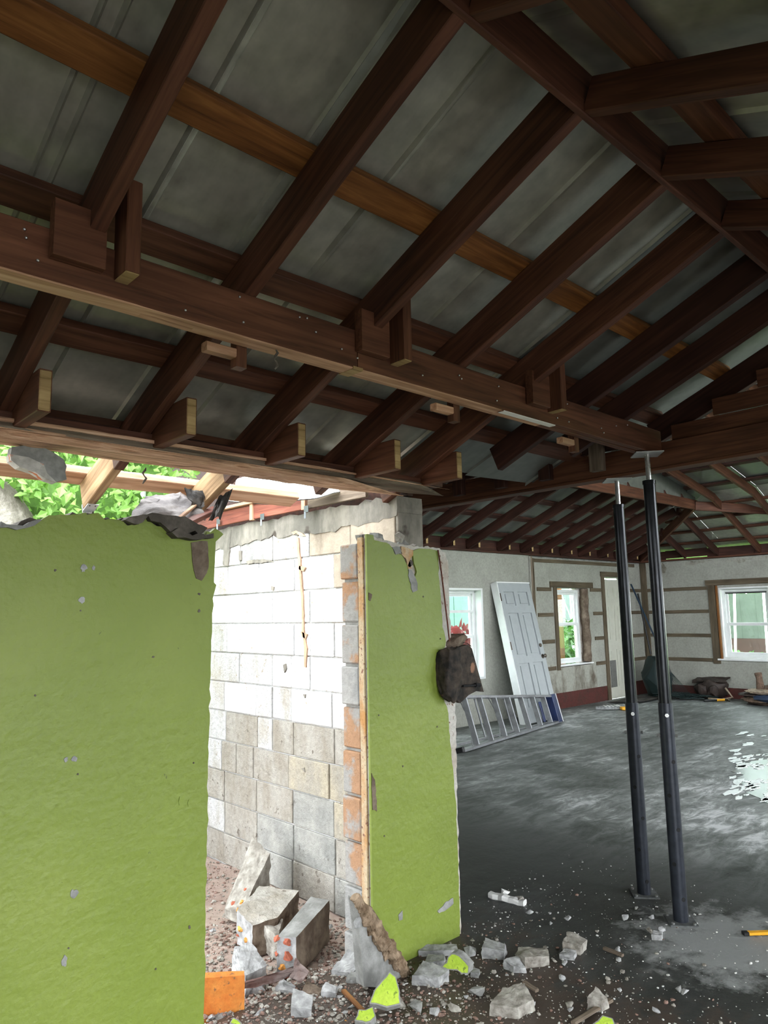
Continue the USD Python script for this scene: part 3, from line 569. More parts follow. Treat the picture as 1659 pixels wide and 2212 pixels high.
for i, (Y, m) in enumerate([(1.495+.06, 'wood_gold'), (1.905+.06, 'wood_rafter'), (2.346+.06, 'wood_rafter'), (2.80+.06, 'wood_rafter'), (3.13+.06, 'wood_pale')]):
    Y -= .065; p0 = np.array([-.95, Y, zb(Y)])+nrm*up_off; p1 = np.array([4.1 if i < 3 else 2.9 if i < 4 else 2.3, Y, zb(Y)])+nrm*up_off
    add_board(ce, 'purlin', p0, p1, .098, .038, m, nrm)
for i, Y in enumerate([.80, .40, -.04, -.48, -.92]):
    p0 = np.array([-.95, Y, zr(Y)])+nrmR*(RDR+.019); p1 = np.array([4.1, Y, zr(Y)])+nrmR*(RDR+.019)
    add_board(ce, 'purlin', p0, p1, .098, .038, 'wood_rafter' if i else 'wood_beam', nrmR)
# metal sheets: flat pans with folded ribs at the laps, one mesh each
def sheet(x0, x1, ya, yb, zf, n, ribs, jag=0., seed=0, RD=RD):
    xs = [x0]
    prof = [(x0, 0)]
    for r in ribs:
        if x0+.04 < r < x1-.04: prof += [(r-.032, 0), (r-.024, -.013), (r-.015, 0), (r+.015, 0), (r+.024, -.013), (r+.032, 0)]
    prof += [(x1-.03, 0), (x1-.022, -.013), (x1-.013, 0), (x1+.012, .002)]
    prof = np.array(prof); r = np.random.default_rng(seed); V, F = [], []
    rows = 5
    for k in range(rows+1):
        for x, dz in prof:
            y = ya+(yb-ya)*k/rows+(r.normal(0, jag) if k == rows and jag else 0)
            q = np.array([x, y, zf(y)])+n*(RD+.038+.012+dz)
            V.append(q+n*r.normal(0, .0012))
    m = len(prof)
    for k in range(rows):
        for j in range(m-1):
            a = k*m+j; F += [(a, a+m, a+m+1), (a, a+m+1, a+1)]
    V = np.array(V); nV = len(V); V2 = V+n*.0012
    F = np.array(F); F2 = F[:, ::-1]+nV
    return trimesh.Trimesh(np.r_[V, V2], np.r_[F, F2], process=False)
laps = [-.96, -.355, .255, .865, 1.475, 2.09, 2.70, 3.3, 3.9, 4.25]
for i in range(len(laps)-1):
    mid = (laps[i]+laps[i+1])/2
    put(ce, 'metal_sheet', sheet(laps[i], laps[i+1], .86, 2.86 if laps[i] < 2.6 else 2.7, zb, nrm, [mid] if laps[i] < 1.4 else [], .015, 200+i), 'metal_sheet_look' if i < 6 else 'metal_sheet_dark')
laps2 = [-.95, -.34, .27, .88, 1.49, 2.10, 2.70, 3.3, 3.9, 4.25]
for i in range(len(laps2)-1):
    put(ce, 'metal_sheet', sheet(laps2[i], laps2[i+1], 1.06, -1.45, zr, nrmR, [], .005, 230+i, RDR), 'metal_sheet_look')
# cut-off ceiling joists on the wall plate, their sawn ends pale
for X, y0, z0 in [(.655+.044, 2.33, 2.254), (1.155+.044, 2.315, 2.254), (1.667+.044, 2.34, 2.252), (2.183+.044, 2.305, 2.254), (2.645+.044, 2.335, 2.268)]:
    st = add_board(ce, 'joist_stub', (X+.021, 2.76, z0+.07), (X+.021, y0+.004, z0+.07), .042, .14, 'wood_beam')
    put(st, 'sawn_end', bx(X+.003, X+.039, y0, y0+.006, z0+.004, z0+.136, .003), 'wood_endgrain')
# blocks between the rafters over the eaves plate
for a, b in zip(RX[1:6], RX[2:7]):
    add_board(ce, 'eave_block', (a+.046, 2.80, 2.32), (b-.004, 2.80, 2.32), .03, .1, 'wood_rafter_dark')

# ---- the big room's roof
cb = thing('ceiling_back', kind='structure')
ZT = 2.545
def zl(Y): return ZT+.42*(YL-.04-Y)
YP, ZP = 5.03, 3.29
n2 = np.array([0, .42, 1])/math.hypot(1, .42); nh = np.array([.42, 0, 1])/math.hypot(1, .42); nu = np.array([.2, 0, 1])/math.hypot(1, .2)
XE = 11.62; ZE = ZT+.42*(XB-XE)
def zh(X): return ZT+.42*(XB-X)
def zu(X): return ZE+.2*(XE-X)
for X in [4.25, 4.8, 5.37, 5.95, 6.52, 7.1, 7.66, 8.22, 8.95, 9.55, 10.1, 10.68, 11.26]:
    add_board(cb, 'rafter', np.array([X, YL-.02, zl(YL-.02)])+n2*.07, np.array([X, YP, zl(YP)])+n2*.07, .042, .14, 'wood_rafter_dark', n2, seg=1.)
    s = RNG.choice([0, .03, .06])
    st = add_board(cb, 'joist_stub', (X+.045, YL, ZT+.075), (X+.045, 6.80, ZT+.075), .042, .14, 'wood_rafter_dark', seg=1., ends=(0, -s))
    put(st, 'sawn_end', bx(X+.026, X+.064, 6.79, 6.797, ZT+.01, ZT+.14, .002), 'wood_endgrain')
for X in [11.9, 12.5, 13.0]:
    Yt = YL-(XB-X)
    add_board(cb, 'rafter', np.array([X, YL-.02, zl(YL-.02)])+n2*.07, np.array([X, Yt, zl(Yt)])+n2*.07, .042, .14, 'wood_rafter_dark', n2, seg=1.)
    st = add_board(cb, 'joist_stub', (X+.045, YL, ZT+.075), (X+.045, 6.82, ZT+.075), .042, .14, 'wood_rafter_dark', seg=1.)
    put(st, 'sawn_end', bx(X+.026, X+.064, 6.81, 6.817, ZT+.01, ZT+.14, .002), 'wood_endgrain')
add_board(cb, 'ridge_board', (3.97, YP, ZP-.02), (XE+.1, YP, ZP-.02), .04, .16, 'wood_rafter')
add_board(cb, 'hip_rafter', (XB-.02, YL-.02, ZT+.03), (XE, YP, ZP-.03), .045, .15, 'wood_rafter')
add_board(cb, 'hip_rafter', (XE, YP-.02, ZP-.04), (XE+1.55, YP-1.6, ZP-.22), .045, .15, 'wood_rafter')
for Y in [4.72, 4.1, 3.45, 2.8, 2.1, 1.4, .7, 0, -.8, -1.6, -2.4, -3.2]:
    add_board(cb, 'rafter', np.array([XE, Y, zh(XE)])+nh*.05, np.array([XB-.02, Y, zh(XB-.02)])+nh*.05, .042, .14, 'wood_rafter', nh, seg=1.)
    add_board(cb, 'rafter', np.array([4.1, Y+.12, zu(4.1)])+nu*.05, np.array([XE+.05, Y, zu(XE+.05)])+nu*.05, .042, .14, 'wood_rafter', nu, seg=1.)
for Y in [5.45, 6.05]:
    X0 = XB-(YL-Y); add_board(cb, 'rafter', np.array([X0, Y, zh(X0)])+nh*.05, np.array([XB-.02, Y, zh(XB-.02)])+nh*.05, .042, .14, 'wood_rafter_dark', nh, seg=1.)
for Y in [6.75, 6.3, 5.85, 5.4]:
    add_board(cb, 'purlin', np.array([4.0, Y, zl(Y)])+n2*.16, np.array([XB-(YL-Y), Y, zl(Y)])+n2*.16, .09, .036, 'wood_rafter_dark', n2, seg=2.)
for X in [13.15, 12.75, 12.35, 11.95]:
    add_board(cb, 'purlin', np.array([X, YR, zh(X)])+nh*.14, np.array([X, YL-(XB-X), zh(X)])+nh*.14, .05, .036, 'wood_rafter', nh, seg=2.)
for X in [11.3, 10.6, 9.9, 9.2, 8.5, 7.6, 6.7, 5.8, 4.9]:
    add_board(cb, 'purlin', np.array([X, YR, zu(X)])+nu*.14, np.array([X, YP, zu(X)])+nu*.14, .09, .036, 'wood_rafter_dark', nu, seg=2.)
def quad(a, b, c, d, n, t=.003):
    P = np.array([a, b, c, d], float); Q = P+n*t
    return trimesh.Trimesh(np.r_[P, Q], [(0, 1, 2), (0, 2, 3), (4, 6, 5), (4, 7, 6)], process=False)
xs = np.r_[np.arange(4.0, XE, .64), XE+.1]
for i in range(len(xs)-1):
    a, b = xs[i], xs[i+1]; P = lambda x, y: np.array([x, y, zl(y)])+n2*(.182+.004*(i % 2))
    put(cb, 'metal_sheet', quad(P(a-.02, YL+.3), P(b+.02, YL+.3), P(b+.02, YP-.02), P(a-.02, YP-.02), n2), 'metal_sheet_dark')
put(cb, 'hip_cap', quad((XB+.3, YL+.28, ZT+.08), (XB+.28, YL+.3, ZT+.08), (XE-.25, YP-.05, ZP+.21), (XE+.0, YP-.3, ZP+.21), np.array([0, 0, 1.])), 'metal_sheet_dark')
put(cb, 'metal_sheet', quad(np.array([XE+.08, YP-.02, zl(YP)])+n2*.184, np.array([XE+.08, YL+.3, zl(YL+.3)])+n2*.184, np.array([XB+.3, YL+.3, zl(YL+.3)])+n2*.184, np.array([XB+.29, YL+.29, zl(YL+.3)])+n2*.184, n2), 'metal_sheet_dark')
ys = np.arange(YR, YL+.5, .62)
for i in range(len(ys)-1):
    a, b = ys[i], min(ys[i+1], YL+.3); P = lambda x, y: np.array([x, y, zh(x)])+nh*(.162+.004*(i % 2)); Q = lambda x, y: np.array([x, y, zu(x)])+nu*(.162+.004*(i % 2))
    xa = max(XE, XB-(YL-a)); xb = max(XE, XB-(YL-b))
    put(cb, 'metal_sheet', quad(P(xa, a), P(XB+.3, a), P(XB+.3, b), P(xb, b), nh), 'metal_sheet_look')
    if b <= YP+.6: put(cb, 'metal_sheet', quad(Q(4.0, a), Q(XE+.12, a), Q(XE+.12, min(b, YP+.04)), Q(4.05, min(b, YP+.04)), nu), 'metal_sheet_dark')

put(cb, 'added_valley_sheet', quad((2.72, 2.84, zb(2.84)+.215), (4.3, 2.4, zb(2.4)+.215), (4.3, YP+.1, ZP+.24), (2.72, YP+.1, ZP+.24), np.array([0, 0, 1.])), 'metal_sheet_dark')  # added sheets, only there to shut out sky light above the block wall
put(cb, 'added_valley_sheet', quad((2.6, YL+.3, zl(YL+.3)+.2), (4.1, YL+.3, zl(YL+.3)+.2), (4.1, YP-.02, zl(YP)+.2), (2.6, YP-.02, zl(YP)+.2), np.array([0, 0, 1.])), 'metal_sheet_dark')
put(cb, 'added_gable_boarding', slab(Polygon([(2.78, 2.25), (YL+.2, 2.25), (YL+.2, 2.55), (YP, ZP+.2), (2.8, 2.42)]), 2.78, 2.82, 'X'), 'wood_rafter_dark')  # added boarding, stops daylight coming in over the block wall
put(cb, 'gable_sheet', quad((4.0, YP+.03, ZP), (XE+.15, YP+.03, ZP-.02), (XE+.15, YP+.03, ZP+.3), (4.0, YP+.03, zu(4.0)+.3), np.array([0, 1., 0])), 'metal_sheet_dark')
add_board(cb, 'eave_board', (XW+.2, YL+.02, ZT+.06), (XB, YL+.02, ZT+.06), .02, .2, 'wood_rafter_dark')
add_board(cb, 'eave_board', (XB+.02, YL, ZT+.05), (XB+.02, 6.45, ZT+.05), .02, .2, 'wood_rafter_dark')
add_board(cb, 'eave_board', (XB+.02, 6.45, ZT+.085), (XB+.02, 5.65, ZT+.09), .02, .15, 'wood_rafter_dark')
add_board(cb, 'eave_board', (XB+.02, 5.65, ZT+.05), (XB+.02, YR, ZT+.05), .02, .2, 'wood_rafter_dark')
# ================================================================== BEAMS AND POSTS
YB0 = 1.858
bm = thing('hung_beam', 'long doubled timber beam hung below the rafters, resting on a steel post at its right end', 'beam', (0, YB0+.04, 2.473))
add_board(bm, 'front_plank', (-.7, YB0+.019, 2.543), (1.62, YB0+.019, 2.543), .036, .14, 'wood_beam', seg=.3)
add_board(bm, 'front_plank', (1.624, YB0+.019, 2.543), (3.93, YB0+.019, 2.543), .036, .14, 'wood_beam', seg=.3)
add_board(bm, 'rear_plank', (-.7, YB0+.060, 2.541), (2.8, YB0+.060, 2.541), .036, .14, 'wood_pale', seg=.3)
add_board(bm, 'rear_plank', (2.804, YB0+.060, 2.541), (3.93, YB0+.060, 2.541), .036, .14, 'wood_beam', seg=.3)
add_board(bm, 'pale_underside', (-.7, YB0+.036, 2.470), (2.45, YB0+.036, 2.470), .07, .006, 'wood_pale', seg=.3)  # pale tone stands in for light bounced up from the ground
add_board(bm, 'paint_strip', (2.47, YB0+.02, 2.4705), (2.86, YB0+.02, 2.4705), .034, .005, 'white_plastic', seg=.3, label='strip of old white paint')
nr = random.Random(5)
for k in range(26):
    x = nr.uniform(.5, 3.6); z = nr.uniform(2.49, 2.6)
    put(bm, 'nail_head', moved(trimesh.creation.icosphere(1, .0042), (x, YB0-.001, z)), 'bolt_zinc')
put(bm, 'splice_strap', bx(1.60, 1.645, YB0-.002, YB0+.08, 2.465, 2.475, 0), 'wood_endgrain')
def hanger(X, label, behind=False):
    h = thing('rafter_hanger', label, 'wood cleat', (X, YB0-.03, 2.43))
    if behind:
        add_board(h, 'upright', (X+.065, YB0+.10, 2.40), (X+.065, YB0+.10, 2.66), .04, .04, 'wood_beam', upv=(0, 1, 0))
        add_board(h, 'cross_block', (X-.06, YB0+.10, 2.445), (X+.05, YB0+.10, 2.445), .036, .03, 'wood_pale')
    else:
        add_board(h, 'cross_block', (X-.09, YB0-.021, 2.605), (X+.045, YB0-.021, 2.605), .036, .155, 'wood_beam')
        u = add_board(h, 'upright', (X+.104, YB0-.034, 2.525), (X+.104, YB0-.034, 2.79), .042, .085, 'wood_beam', upv=(0, 1, 0))
        put(h, 'sawn_end', bx(X+.085, X+.123, YB0-.075, YB0+.005, 2.521, 2.526, .002), 'wood_endgrain')
hanger(.655, 'thick wooden cleat with mossy upright fixed on the beam front, leftmost of its kind')
hanger(1.70, 'wooden cleat with upright on the beam front, middle of the front cleats')
hanger(2.72, 'dark wooden cleat on the beam front nearest the steel posts')
hanger(1.13, 'splintered pale cleat hanging behind the beam, under its left half', True)
hanger(2.18, 'small pale cleat behind the beam, under its right half', True)
hanger(3.1, 'dark cleat behind the beam close to its post', True)

XH = 3.93
hb = thing('header_beam', 'heavy timber header crossing the opening above the two steel posts', 'beam', (XH+.04, 1.9, 2.405))
add_board(hb, 'plank', (XH+.02, 4.6, 2.478), (XH+.02, -1.6, 2.478), .04, .145, 'wood_beam', seg=.4)
add_board(hb, 'plank', (XH+.062, 4.6, 2.476), (XH+.062, -1.6, 2.476), .04, .142, 'wood_rafter_dark', seg=.4)
add_board(hb, 'bottom_plank', (XH+.04, 4.6, 2.398), (XH+.04, -1.6, 2.398), .1, .018, 'wood_beam', seg=.4)
for k in range(4):      # boards closing the triangle above the header
    z0 = 2.552+.1*k; y1 = (3.384-z0-.08)/SL
    add_board(hb, 'gable_board', (XH+.05, y1, z0+.048), (XH+.05, -.9, z0+.048), .02, .094, 'wood_beam', seg=.8)
lg = thing('ledger', 'rough dark ledger plank nailed along the front of the header beam', 'plank', (3.87, 2.9, 2.45))
add_board(lg, 'plank', (3.905, 3.7, 2.585), (3.905, 2.0, 2.585), .04, .06, 'wood_rafter_dark')
for k, Y in enumerate([3.335, 2.96, 2.6, 2.23]):
    h = add_board(None, 'hanger_block', (3.855, Y, 2.43), (3.855, Y, 2.60), .085, .05, 'wood_weathered' if k == 3 else 'wood_rafter_dark', upv=(1, 0, 0), label=['short wooden block hanging from the header beam, darkest and furthest from the posts', 'short wooden block hanging from the header beam, second from the stub wall', 'short wooden block hanging from the header beam, third from the stub wall', 'short pale-faced wooden block hanging from the header beam nearest the posts'][k], cat='wood block', group='hanger blocks under the header beam')

# rotten wall plate on the broken wall
pl = thing('wall_plate', 'rotten splintered timber wall plate spanning above the broken green wall', 'beam', (1.2, YG+.08, 2.19))
def rotten(x0, x1, yc, zc, w, h, amp, mt, name, taper=None, seed=0):
    n = int((x1-x0)/.012); cs = []
    for a in np.linspace(-w/2, w/2, 7): cs.append((a, -h/2))
    for b in np.linspace(-h/2, h/2, 5)[1:]: cs.append((w/2, b))
    for a in np.linspace(w/2, -w/2, 5)[1:]: cs.append((a, h/2))
    for b in np.linspace(h/2, -h/2, 5)[1:-1]: cs.append((-w/2, b))
    cs = np.array(cs); k = len(cs); t = np.linspace(0, x1-x0, n+1)
    V = np.zeros((n+1, k, 3)); V[..., 0] = t[:, None]; V[..., 1:] = cs[None]
    q = np.stack([V[..., 0]*2.2+seed, V[..., 1]*55, V[..., 2]*55], -1)
    d = meshkit.fbm(q, 4, seed)-.5
    q2 = np.stack([V[..., 0]*16+seed, V[..., 1]*90, V[..., 2]*90], -1); d += .5*(meshkit.noise(q2, seed+7)-.5)
    nl = np.linalg.norm(cs, axis=1)[None, :, None]
    V[..., 1:] += d[..., None]*amp*2*cs[None]/nl
    if taper: 
        s = np.clip((t[-1]-t)/taper, 0.05, 1)[:, None, None]; V[..., 1:] *= s
        V[..., 2] -= (1-s[..., 0])*h*.6
    F = []
    for i in range(n):
        for j in range(k):
            a, b = i*k+j, i*k+(j+1) % k; F += [(a, b, b+k), (a, b+k, a+k)]
    for j in range(1, k-1): F.append((0, j+1, j)); F.append((n*k, n*k+j, n*k+j+1))
    M = np.eye(4); M[:3, 3] = (x0, yc, zc)
    return put(pl, name, trimesh.Trimesh(V.reshape(-1, 3), F, process=False), mt, M)
rotten(-.9, 2.86, YG+.07, 2.294, .14, .030, .003, 'wood_rafter', 'top_plank', seed=1)
rotten(-.9, 2.93, YG+.062, 2.264, .145, .032, .009, 'wood_weathered', 'middle_plank', .25, seed=2)
rotten(-.9, 2.62, YG+.062, 2.234, .125, .034, .016, 'wood_rotten', 'rotten_plank', .5, seed=3)
rotten(-.9, 2.9, YG-.014, 2.274, .016, .012, .005, 'wood_rotten', 'splinter', .9, seed=4)
rotten(-.5, 1.9, YG-.006, 2.25, .012, .010, .006, 'wood_rotten', 'splinter', .9, seed=14)
rotten(1.9, 2.72, YG+.03, 2.268, .05, .03, .012, 'wood_rotten', 'splinter', .4, seed=5)

# steel posts
def post(base, topz, label, join_z, ang):
    b = np.array(base, float); t = thing('support_post', label, 'post', b)
    Z = lambda z: np.array([b[0], b[1], z])
    put(t, 'base_plate', moved(rotz(bx(-.07, .07, -.07, .07, 0, .008, .001), ang), b), 'plate_dirty')
    for sx in (-1, 1):
        for sy in (-1, 1): put(t, 'plate_bolt', moved(rotz(moved(trimesh.creation.cylinder(.008, .008, sections=8), (sx*.053, sy*.053, .012)), ang), b), 'bolt_zinc')
    put(t, 'lower_tube', tube([Z(.008), Z(join_z)], .0375, 28), 'steel_post', smooth=40)
    put(t, 'upper_tube', tube([Z(join_z-.01), Z(topz-.16)], .0325, 28), 'steel_tube', smooth=40)
    put(t, 'collar', tube([Z(topz-.175), Z(topz-.155)], .036, 28), 'steel_tube', smooth=40)
    put(t, 'screw_rod', joined([tube([Z(topz-.17), Z(topz-.005)], .0125, 12)]+[tube([Z(z), Z(z+.004)], .0145, 12) for z in np.arange(topz-.155, topz-.01, .009)]), 'bolt_zinc')
    put(t, 'top_plate', moved(rotz(bx(-.075, .075, -.075, .075, -.007, 0, .001), ang), Z(topz)), 'galvanised_plate')
    for k, z in enumerate([join_z-.06, join_z-.17]):
        a = ang+(0 if k == 0 else math.pi/2)-.15; d = np.array([math.cos(a), math.sin(a), 0])
        put(t, 'pin', joined([tube([Z(z)-d*.05, Z(z)+d*.055], .006, 10)]+[tube([Z(z)+s*d*.04, Z(z)+s*d*.05], .0105, 6) for s in (-1, 1)]), 'bolt_zinc')
    va = math.atan2(-b[1], -b[0])
    for k in range(5):
        z = join_z-.30-.17*k
        for s in (0, 1):
            a = va+(.55 if (k % 2) == s else -.35); d = np.array([math.cos(a), math.sin(a), 0])
            if s == 0: put(t, 'pin_hole', tube([Z(z-.085*s)+d*.030, Z(z-.085*s)+d*.0383], .0105, 14), 'hole_dark')
    return t
post((4.01, 2.195, 0), 2.389, 'dark steel jack post under the header beam, further of the two', 1.06, math.radians(40))
post((3.80, 1.885, 0), 2.468, 'dark steel jack post under the hung beam end, nearer of the two', 1.10, math.radians(40))
# ================================================================== THINGS INDOORS
def V3(*a): return np.array(a, float)
# ---- door slab leaning on the left wall
LD = {}
def leaning_door():
    top = at(1074, 1246, Y=YL-.16); W_, H_ = .80, 2.08
    lean = .47; c = math.sqrt(H_**2-lean**2)
    o = V3(top[0]-.05, YL-.16-lean, 0.012)                 # lower left corner of the face
    u = V3(1, 0, 0); v = V3(.05, lean, c)/np.linalg.norm([.05, lean, c]); n = np.cross(u, v); n /= np.linalg.norm(n)   # n towards the room
    M = np.eye(4); M[:3, 0] = u; M[:3, 1] = -n; M[:3, 2] = v; M[:3, 3] = o
    t = thing('panelled_door', 'white six-panel door leaning loose against the wall behind the ladder', 'door', o)
    w = W_; rows = [(.09, .41), (.46, .775), (.83, .935)]
    pn = panel_door(t, 0, W_, 0, H_, None, None, rows, 0)
    leaf = sbox(0, 0, W_, H_)
    for a, b, cc, d in pn: leaf = leaf.difference(sbox(a, cc, b, d))
    put(t, 'door_leaf', slab(leaf, 0, .044), 'door_white', M)
    for a, b, cc, d in pn: put(t, 'door_panel', joined([slab(sbox(a, cc, b, d), .022, .036), slab(sbox(a+.035, cc+.035, b-.035, d-.035), .006, .03)]), 'door_white', M)
    put(t, 'edge_jamb', joined([slab(sbox(-.022, 0, -.002, H_+.02), 0.0, .12), slab(sbox(-.022, H_+.002, W_+.02, H_+.022), .0, .12)]), 'white_vinyl', M)
    for z in (.3, 1.12, 1.86): put(t, 'hinge', slab(sbox(-.004, z-.06, .018, z+.06), -.004, .004), 'brass_dark', M)
    k = put(t, 'knob', trimesh.creation.revolve([(0, -.07), (.018, -.068), (.03, -.055), (.026, -.04), (.012, -.03), (.012, -.012), (.034, -.006), (.034, 0), (0, 0)], sections=20), 'brass_dark', M@trimesh.transformations.translation_matrix([W_-.07, 0, .93])@trimesh.transformations.rotation_matrix(-math.pi/2, [1, 0, 0]))
    put(t, 'deadbolt', trimesh.creation.revolve([(0, -.02), (.026, -.016), (.03, 0), (0, 0)], sections=18), 'brass_dark', M@trimesh.transformations.translation_matrix([W_-.07, 0, 1.1])@trimesh.transformations.rotation_matrix(-math.pi/2, [1, 0, 0]))
leaning_door()
# ---- stepladder lying on its side
def ladder():
    L0 = at(1000, 1621, Z=.03); L1 = at(1209, 1557, Z=.03); ax = (L1-L0)/np.linalg.norm(L1-L0); back = np.cross([0, 0, 1], ax)
    t = thing('stepladder', 'aluminium stepladder with blue top cap lying on its side', 'ladder', L0)
    U0 = L0+back*.17+V3(0, 0, .60); U1 = L1+back*.09+V3(0, 0, .345)
    P = lambda s: L0+(L1-L0)*s; Q = lambda s: U0+(U1-U0)*s
    add_board(t, 'rail', L0-ax*.03, L1, .075, .03, 'aluminium'); add_board(t, 'rail', U0-ax*.03, U1, .075, .03, 'aluminium')
    for s in [.12, .25, .38, .51, .64, .765, .885]:
        add_board(t, 'step', P(s)+V3(0, 0, .015), Q(s)-V3(0, 0, .015), .075, .022, 'aluminium', upv=ax)
    off = back*.20
    b0, b1, c0, c1 = L0+off+V3(0, 0, .02), L1+back*.06, U0+off-V3(0, 0, .03), U1+back*.06
    add_board(t, 'rear_leg', b0-ax*.02, b1-ax*.2, .03, .028, 'aluminium'); add_board(t, 'rear_leg', c0-ax*.02, c1-ax*.2, .03, .028, 'aluminium')
    for s in (.05, .3, .55):
        add_board(t, 'rear_brace', b0+(b1-b0)*s, c0+(c1-c0)*s, .02, .02, 'aluminium', upv=ax)
    for s in (.08, .33):
        add_board(t, 'diagonal_brace', P(s)+V3(0, 0, .02), b0+(b1-b0)*(s+.1)+V3(0, 0, .2), .012, .012, 'aluminium', upv=ax)
        add_board(t, 'diagonal_brace', Q(s)-V3(0, 0, .02), c0+(c1-c0)*(s+.14)-V3(0, 0, .16), .012, .012, 'aluminium', upv=ax)
    F = np.eye(4); F[:3, 0] = ax; F[:3, 1] = back; F[:3, 2] = (U1-L1)/np.linalg.norm(U1-L1); F[:3, 1] = np.cross(F[:3, 2], ax); F[:3, 3] = L1-V3(0, 0, .02)
    put(t, 'top_cap', joined([bx(-.11, .0, -.05, .13, .005, .40, .008)]), 'blue_cap', F, label='dark blue plastic top cap')
    put(t, 'cap_lip', bx(0, .022, -.06, .14, 0, .405, .006), 'aluminium', F)
    for z in (0, .585):
        G = F.copy(); G[:3, 3] = L0+(U0-L0)*(z/.6)+V3(0, 0, -.02); put(t, 'foot', bx(-.07, -.02, -.05, .05, 0, .06, .006), 'black_plastic', G)
    put(t, 'tool_tray', bx(-.42, -.36, .02, .04, .06, .34, .006), 'blue_cap', F)
ladder()
# ---- long handled tools in the far corner
def handle(a, b, r=.016): return tube([a, (np.array(a)+b)/2, b], r, 10)
rk = thing('leaf_rake', 'dark leaf rake with wire fan leaning in the far corner', 'rake', (12.85, 6.35, 0))
put(rk, 'handle', handle(at(1363, 1262, Y=6.94), V3(12.75, 6.2, .5)), 'tool_blue', smooth=True)
tn = []
for k in range(17):
    a = -.55+k*1.1/16; d = V3(.28, -.18, 0)*math.sin(a)*1.7
    tn.append(tube([V3(12.75, 6.2, .5), V3(12.76, 6.17, .28)+d*.55, V3(12.78, 6.12, .03)+d, V3(12.8, 6.09, .012)+d*1.02], .0035, 5))
put(rk, 'tines', joined(tn), 'tool_green', kind='stuff')
put(rk, 'ferrule', handle(V3(12.735, 6.22, .55), V3(12.755, 6.19, .46), .022), 'black_plastic')
sv = thing('shovel', 'dark long-handled shovel leaning beside the rake in the corner', 'shovel', (13.0, 6.5, 0))
put(sv, 'handle', handle(at(1378, 1282, Y=6.94), V3(13.12, 6.72, .75), .018), 'black_plastic', smooth=True)
bl = slab(Polygon([(-.10, .0), (-.11, .3), (-.06, .36), (.06, .36), (.11, .3), (.10, 0), (.05, -.08), (0, -.1), (-.05, -.08)]), -.004, .004)
bl.vertices[:, 1] += -.9*bl.vertices[:, 0]**2; Msv = np.eye(4); Msv[:3, 0] = (.7, -.7, 0); Msv[:3, 2] = (-.2, .2, .96); Msv[:3, 1] = np.cross(Msv[:3, 2], Msv[:3, 0]); Msv[:3, 3] = (13.08, 6.5, .12)
put(sv, 'blade', bl, 'tool_green', Msv)
bag = rock((.42, .52, .74), 301, n=24, sub=2, amp=.05, boxy=.3)
put(None, 'refuse_sack', moved(bag, (12.88, 6.52, -.0)), 'tool_green', smooth=50, label='dark green sack slumped in the far corner under the long handles', cat='sack')
tp_ = thing('folded_tarpaulin', 'flat dark tarpaulin lying at the foot of the narrow panelled door', 'tarpaulin', (12.2, 6.4, 0))
def crumple(c, n, m, amp, seed, t=.004, lift=0.):
    """a crumpled sheet spanning the corners c[0..3], with thickness t"""
    a, b, cc, d = [np.array(x, float) for x in c]; U, Vv = np.meshgrid(np.linspace(0, 1, n), np.linspace(0, 1, m), indexing='ij'); U = U[..., None]; Vv = Vv[..., None]
    P = a*(1-U)*(1-Vv)+b*U*(1-Vv)+cc*U*Vv+d*(1-U)*Vv
    nn = np.cross(b-a, d-a); nn /= np.linalg.norm(nn)
    s = np.linalg.norm(b-a); q = np.concatenate([U*3.2*max(1, s), Vv*3.2, 0*U], -1)
    h = (meshkit.fbm(q, 4, seed)-.5)*2*amp
    r = (meshkit.noise(q*1.7+9, seed+1)-.5); r2 = (meshkit.noise(q*1.7+19, seed+2)-.5)
    P = P+nn*h[..., None]+(b-a)*r[..., None]*.12+(d-a)*r2[..., None]*.12
    if nn[2] < 0: nn = -nn
    V = P.reshape(-1, 3); i = np.arange((n-1)*m).reshape(n-1, m)[:, :-1].ravel(); F = np.r_[np.c_[i, i+m, i+m+1], np.c_[i, i+m+1, i+1]]
    return trimesh.Trimesh(np.r_[V+nn*lift, V+nn*(lift+t)], np.r_[F, F[:, ::-1]+len(V)], process=False)
put(tp_, 'sheet', crumple([(11.5, 6.75, .02), (12.7, 6.85, .02), (12.9, 6.35, .02), (11.8, 6.3, .02)], 24, 12, .02, 311), 'felt_dark')
# green strap / netting pile
net = []
nr2 = np.random.default_rng(12)
c0 = at(1478, 1507, Z=.02)
for k in range(16):
    a = nr2.uniform(0, 6.28); p = [c0+V3(nr2.normal(0, .12), nr2.normal(0, .2), 0)+V3(math.cos(a+j*.5)*.16, math.sin(a+j*.5)*.2, .015+.05*nr2.random()) for j in range(8)]
    net.append(tube(p, .006, 5))
put(None, 'rope_tangle', joined(net), 'tool_green', label='tangle of dark green cord on the floor left of the tool bag', cat='rope', kind='stuff')
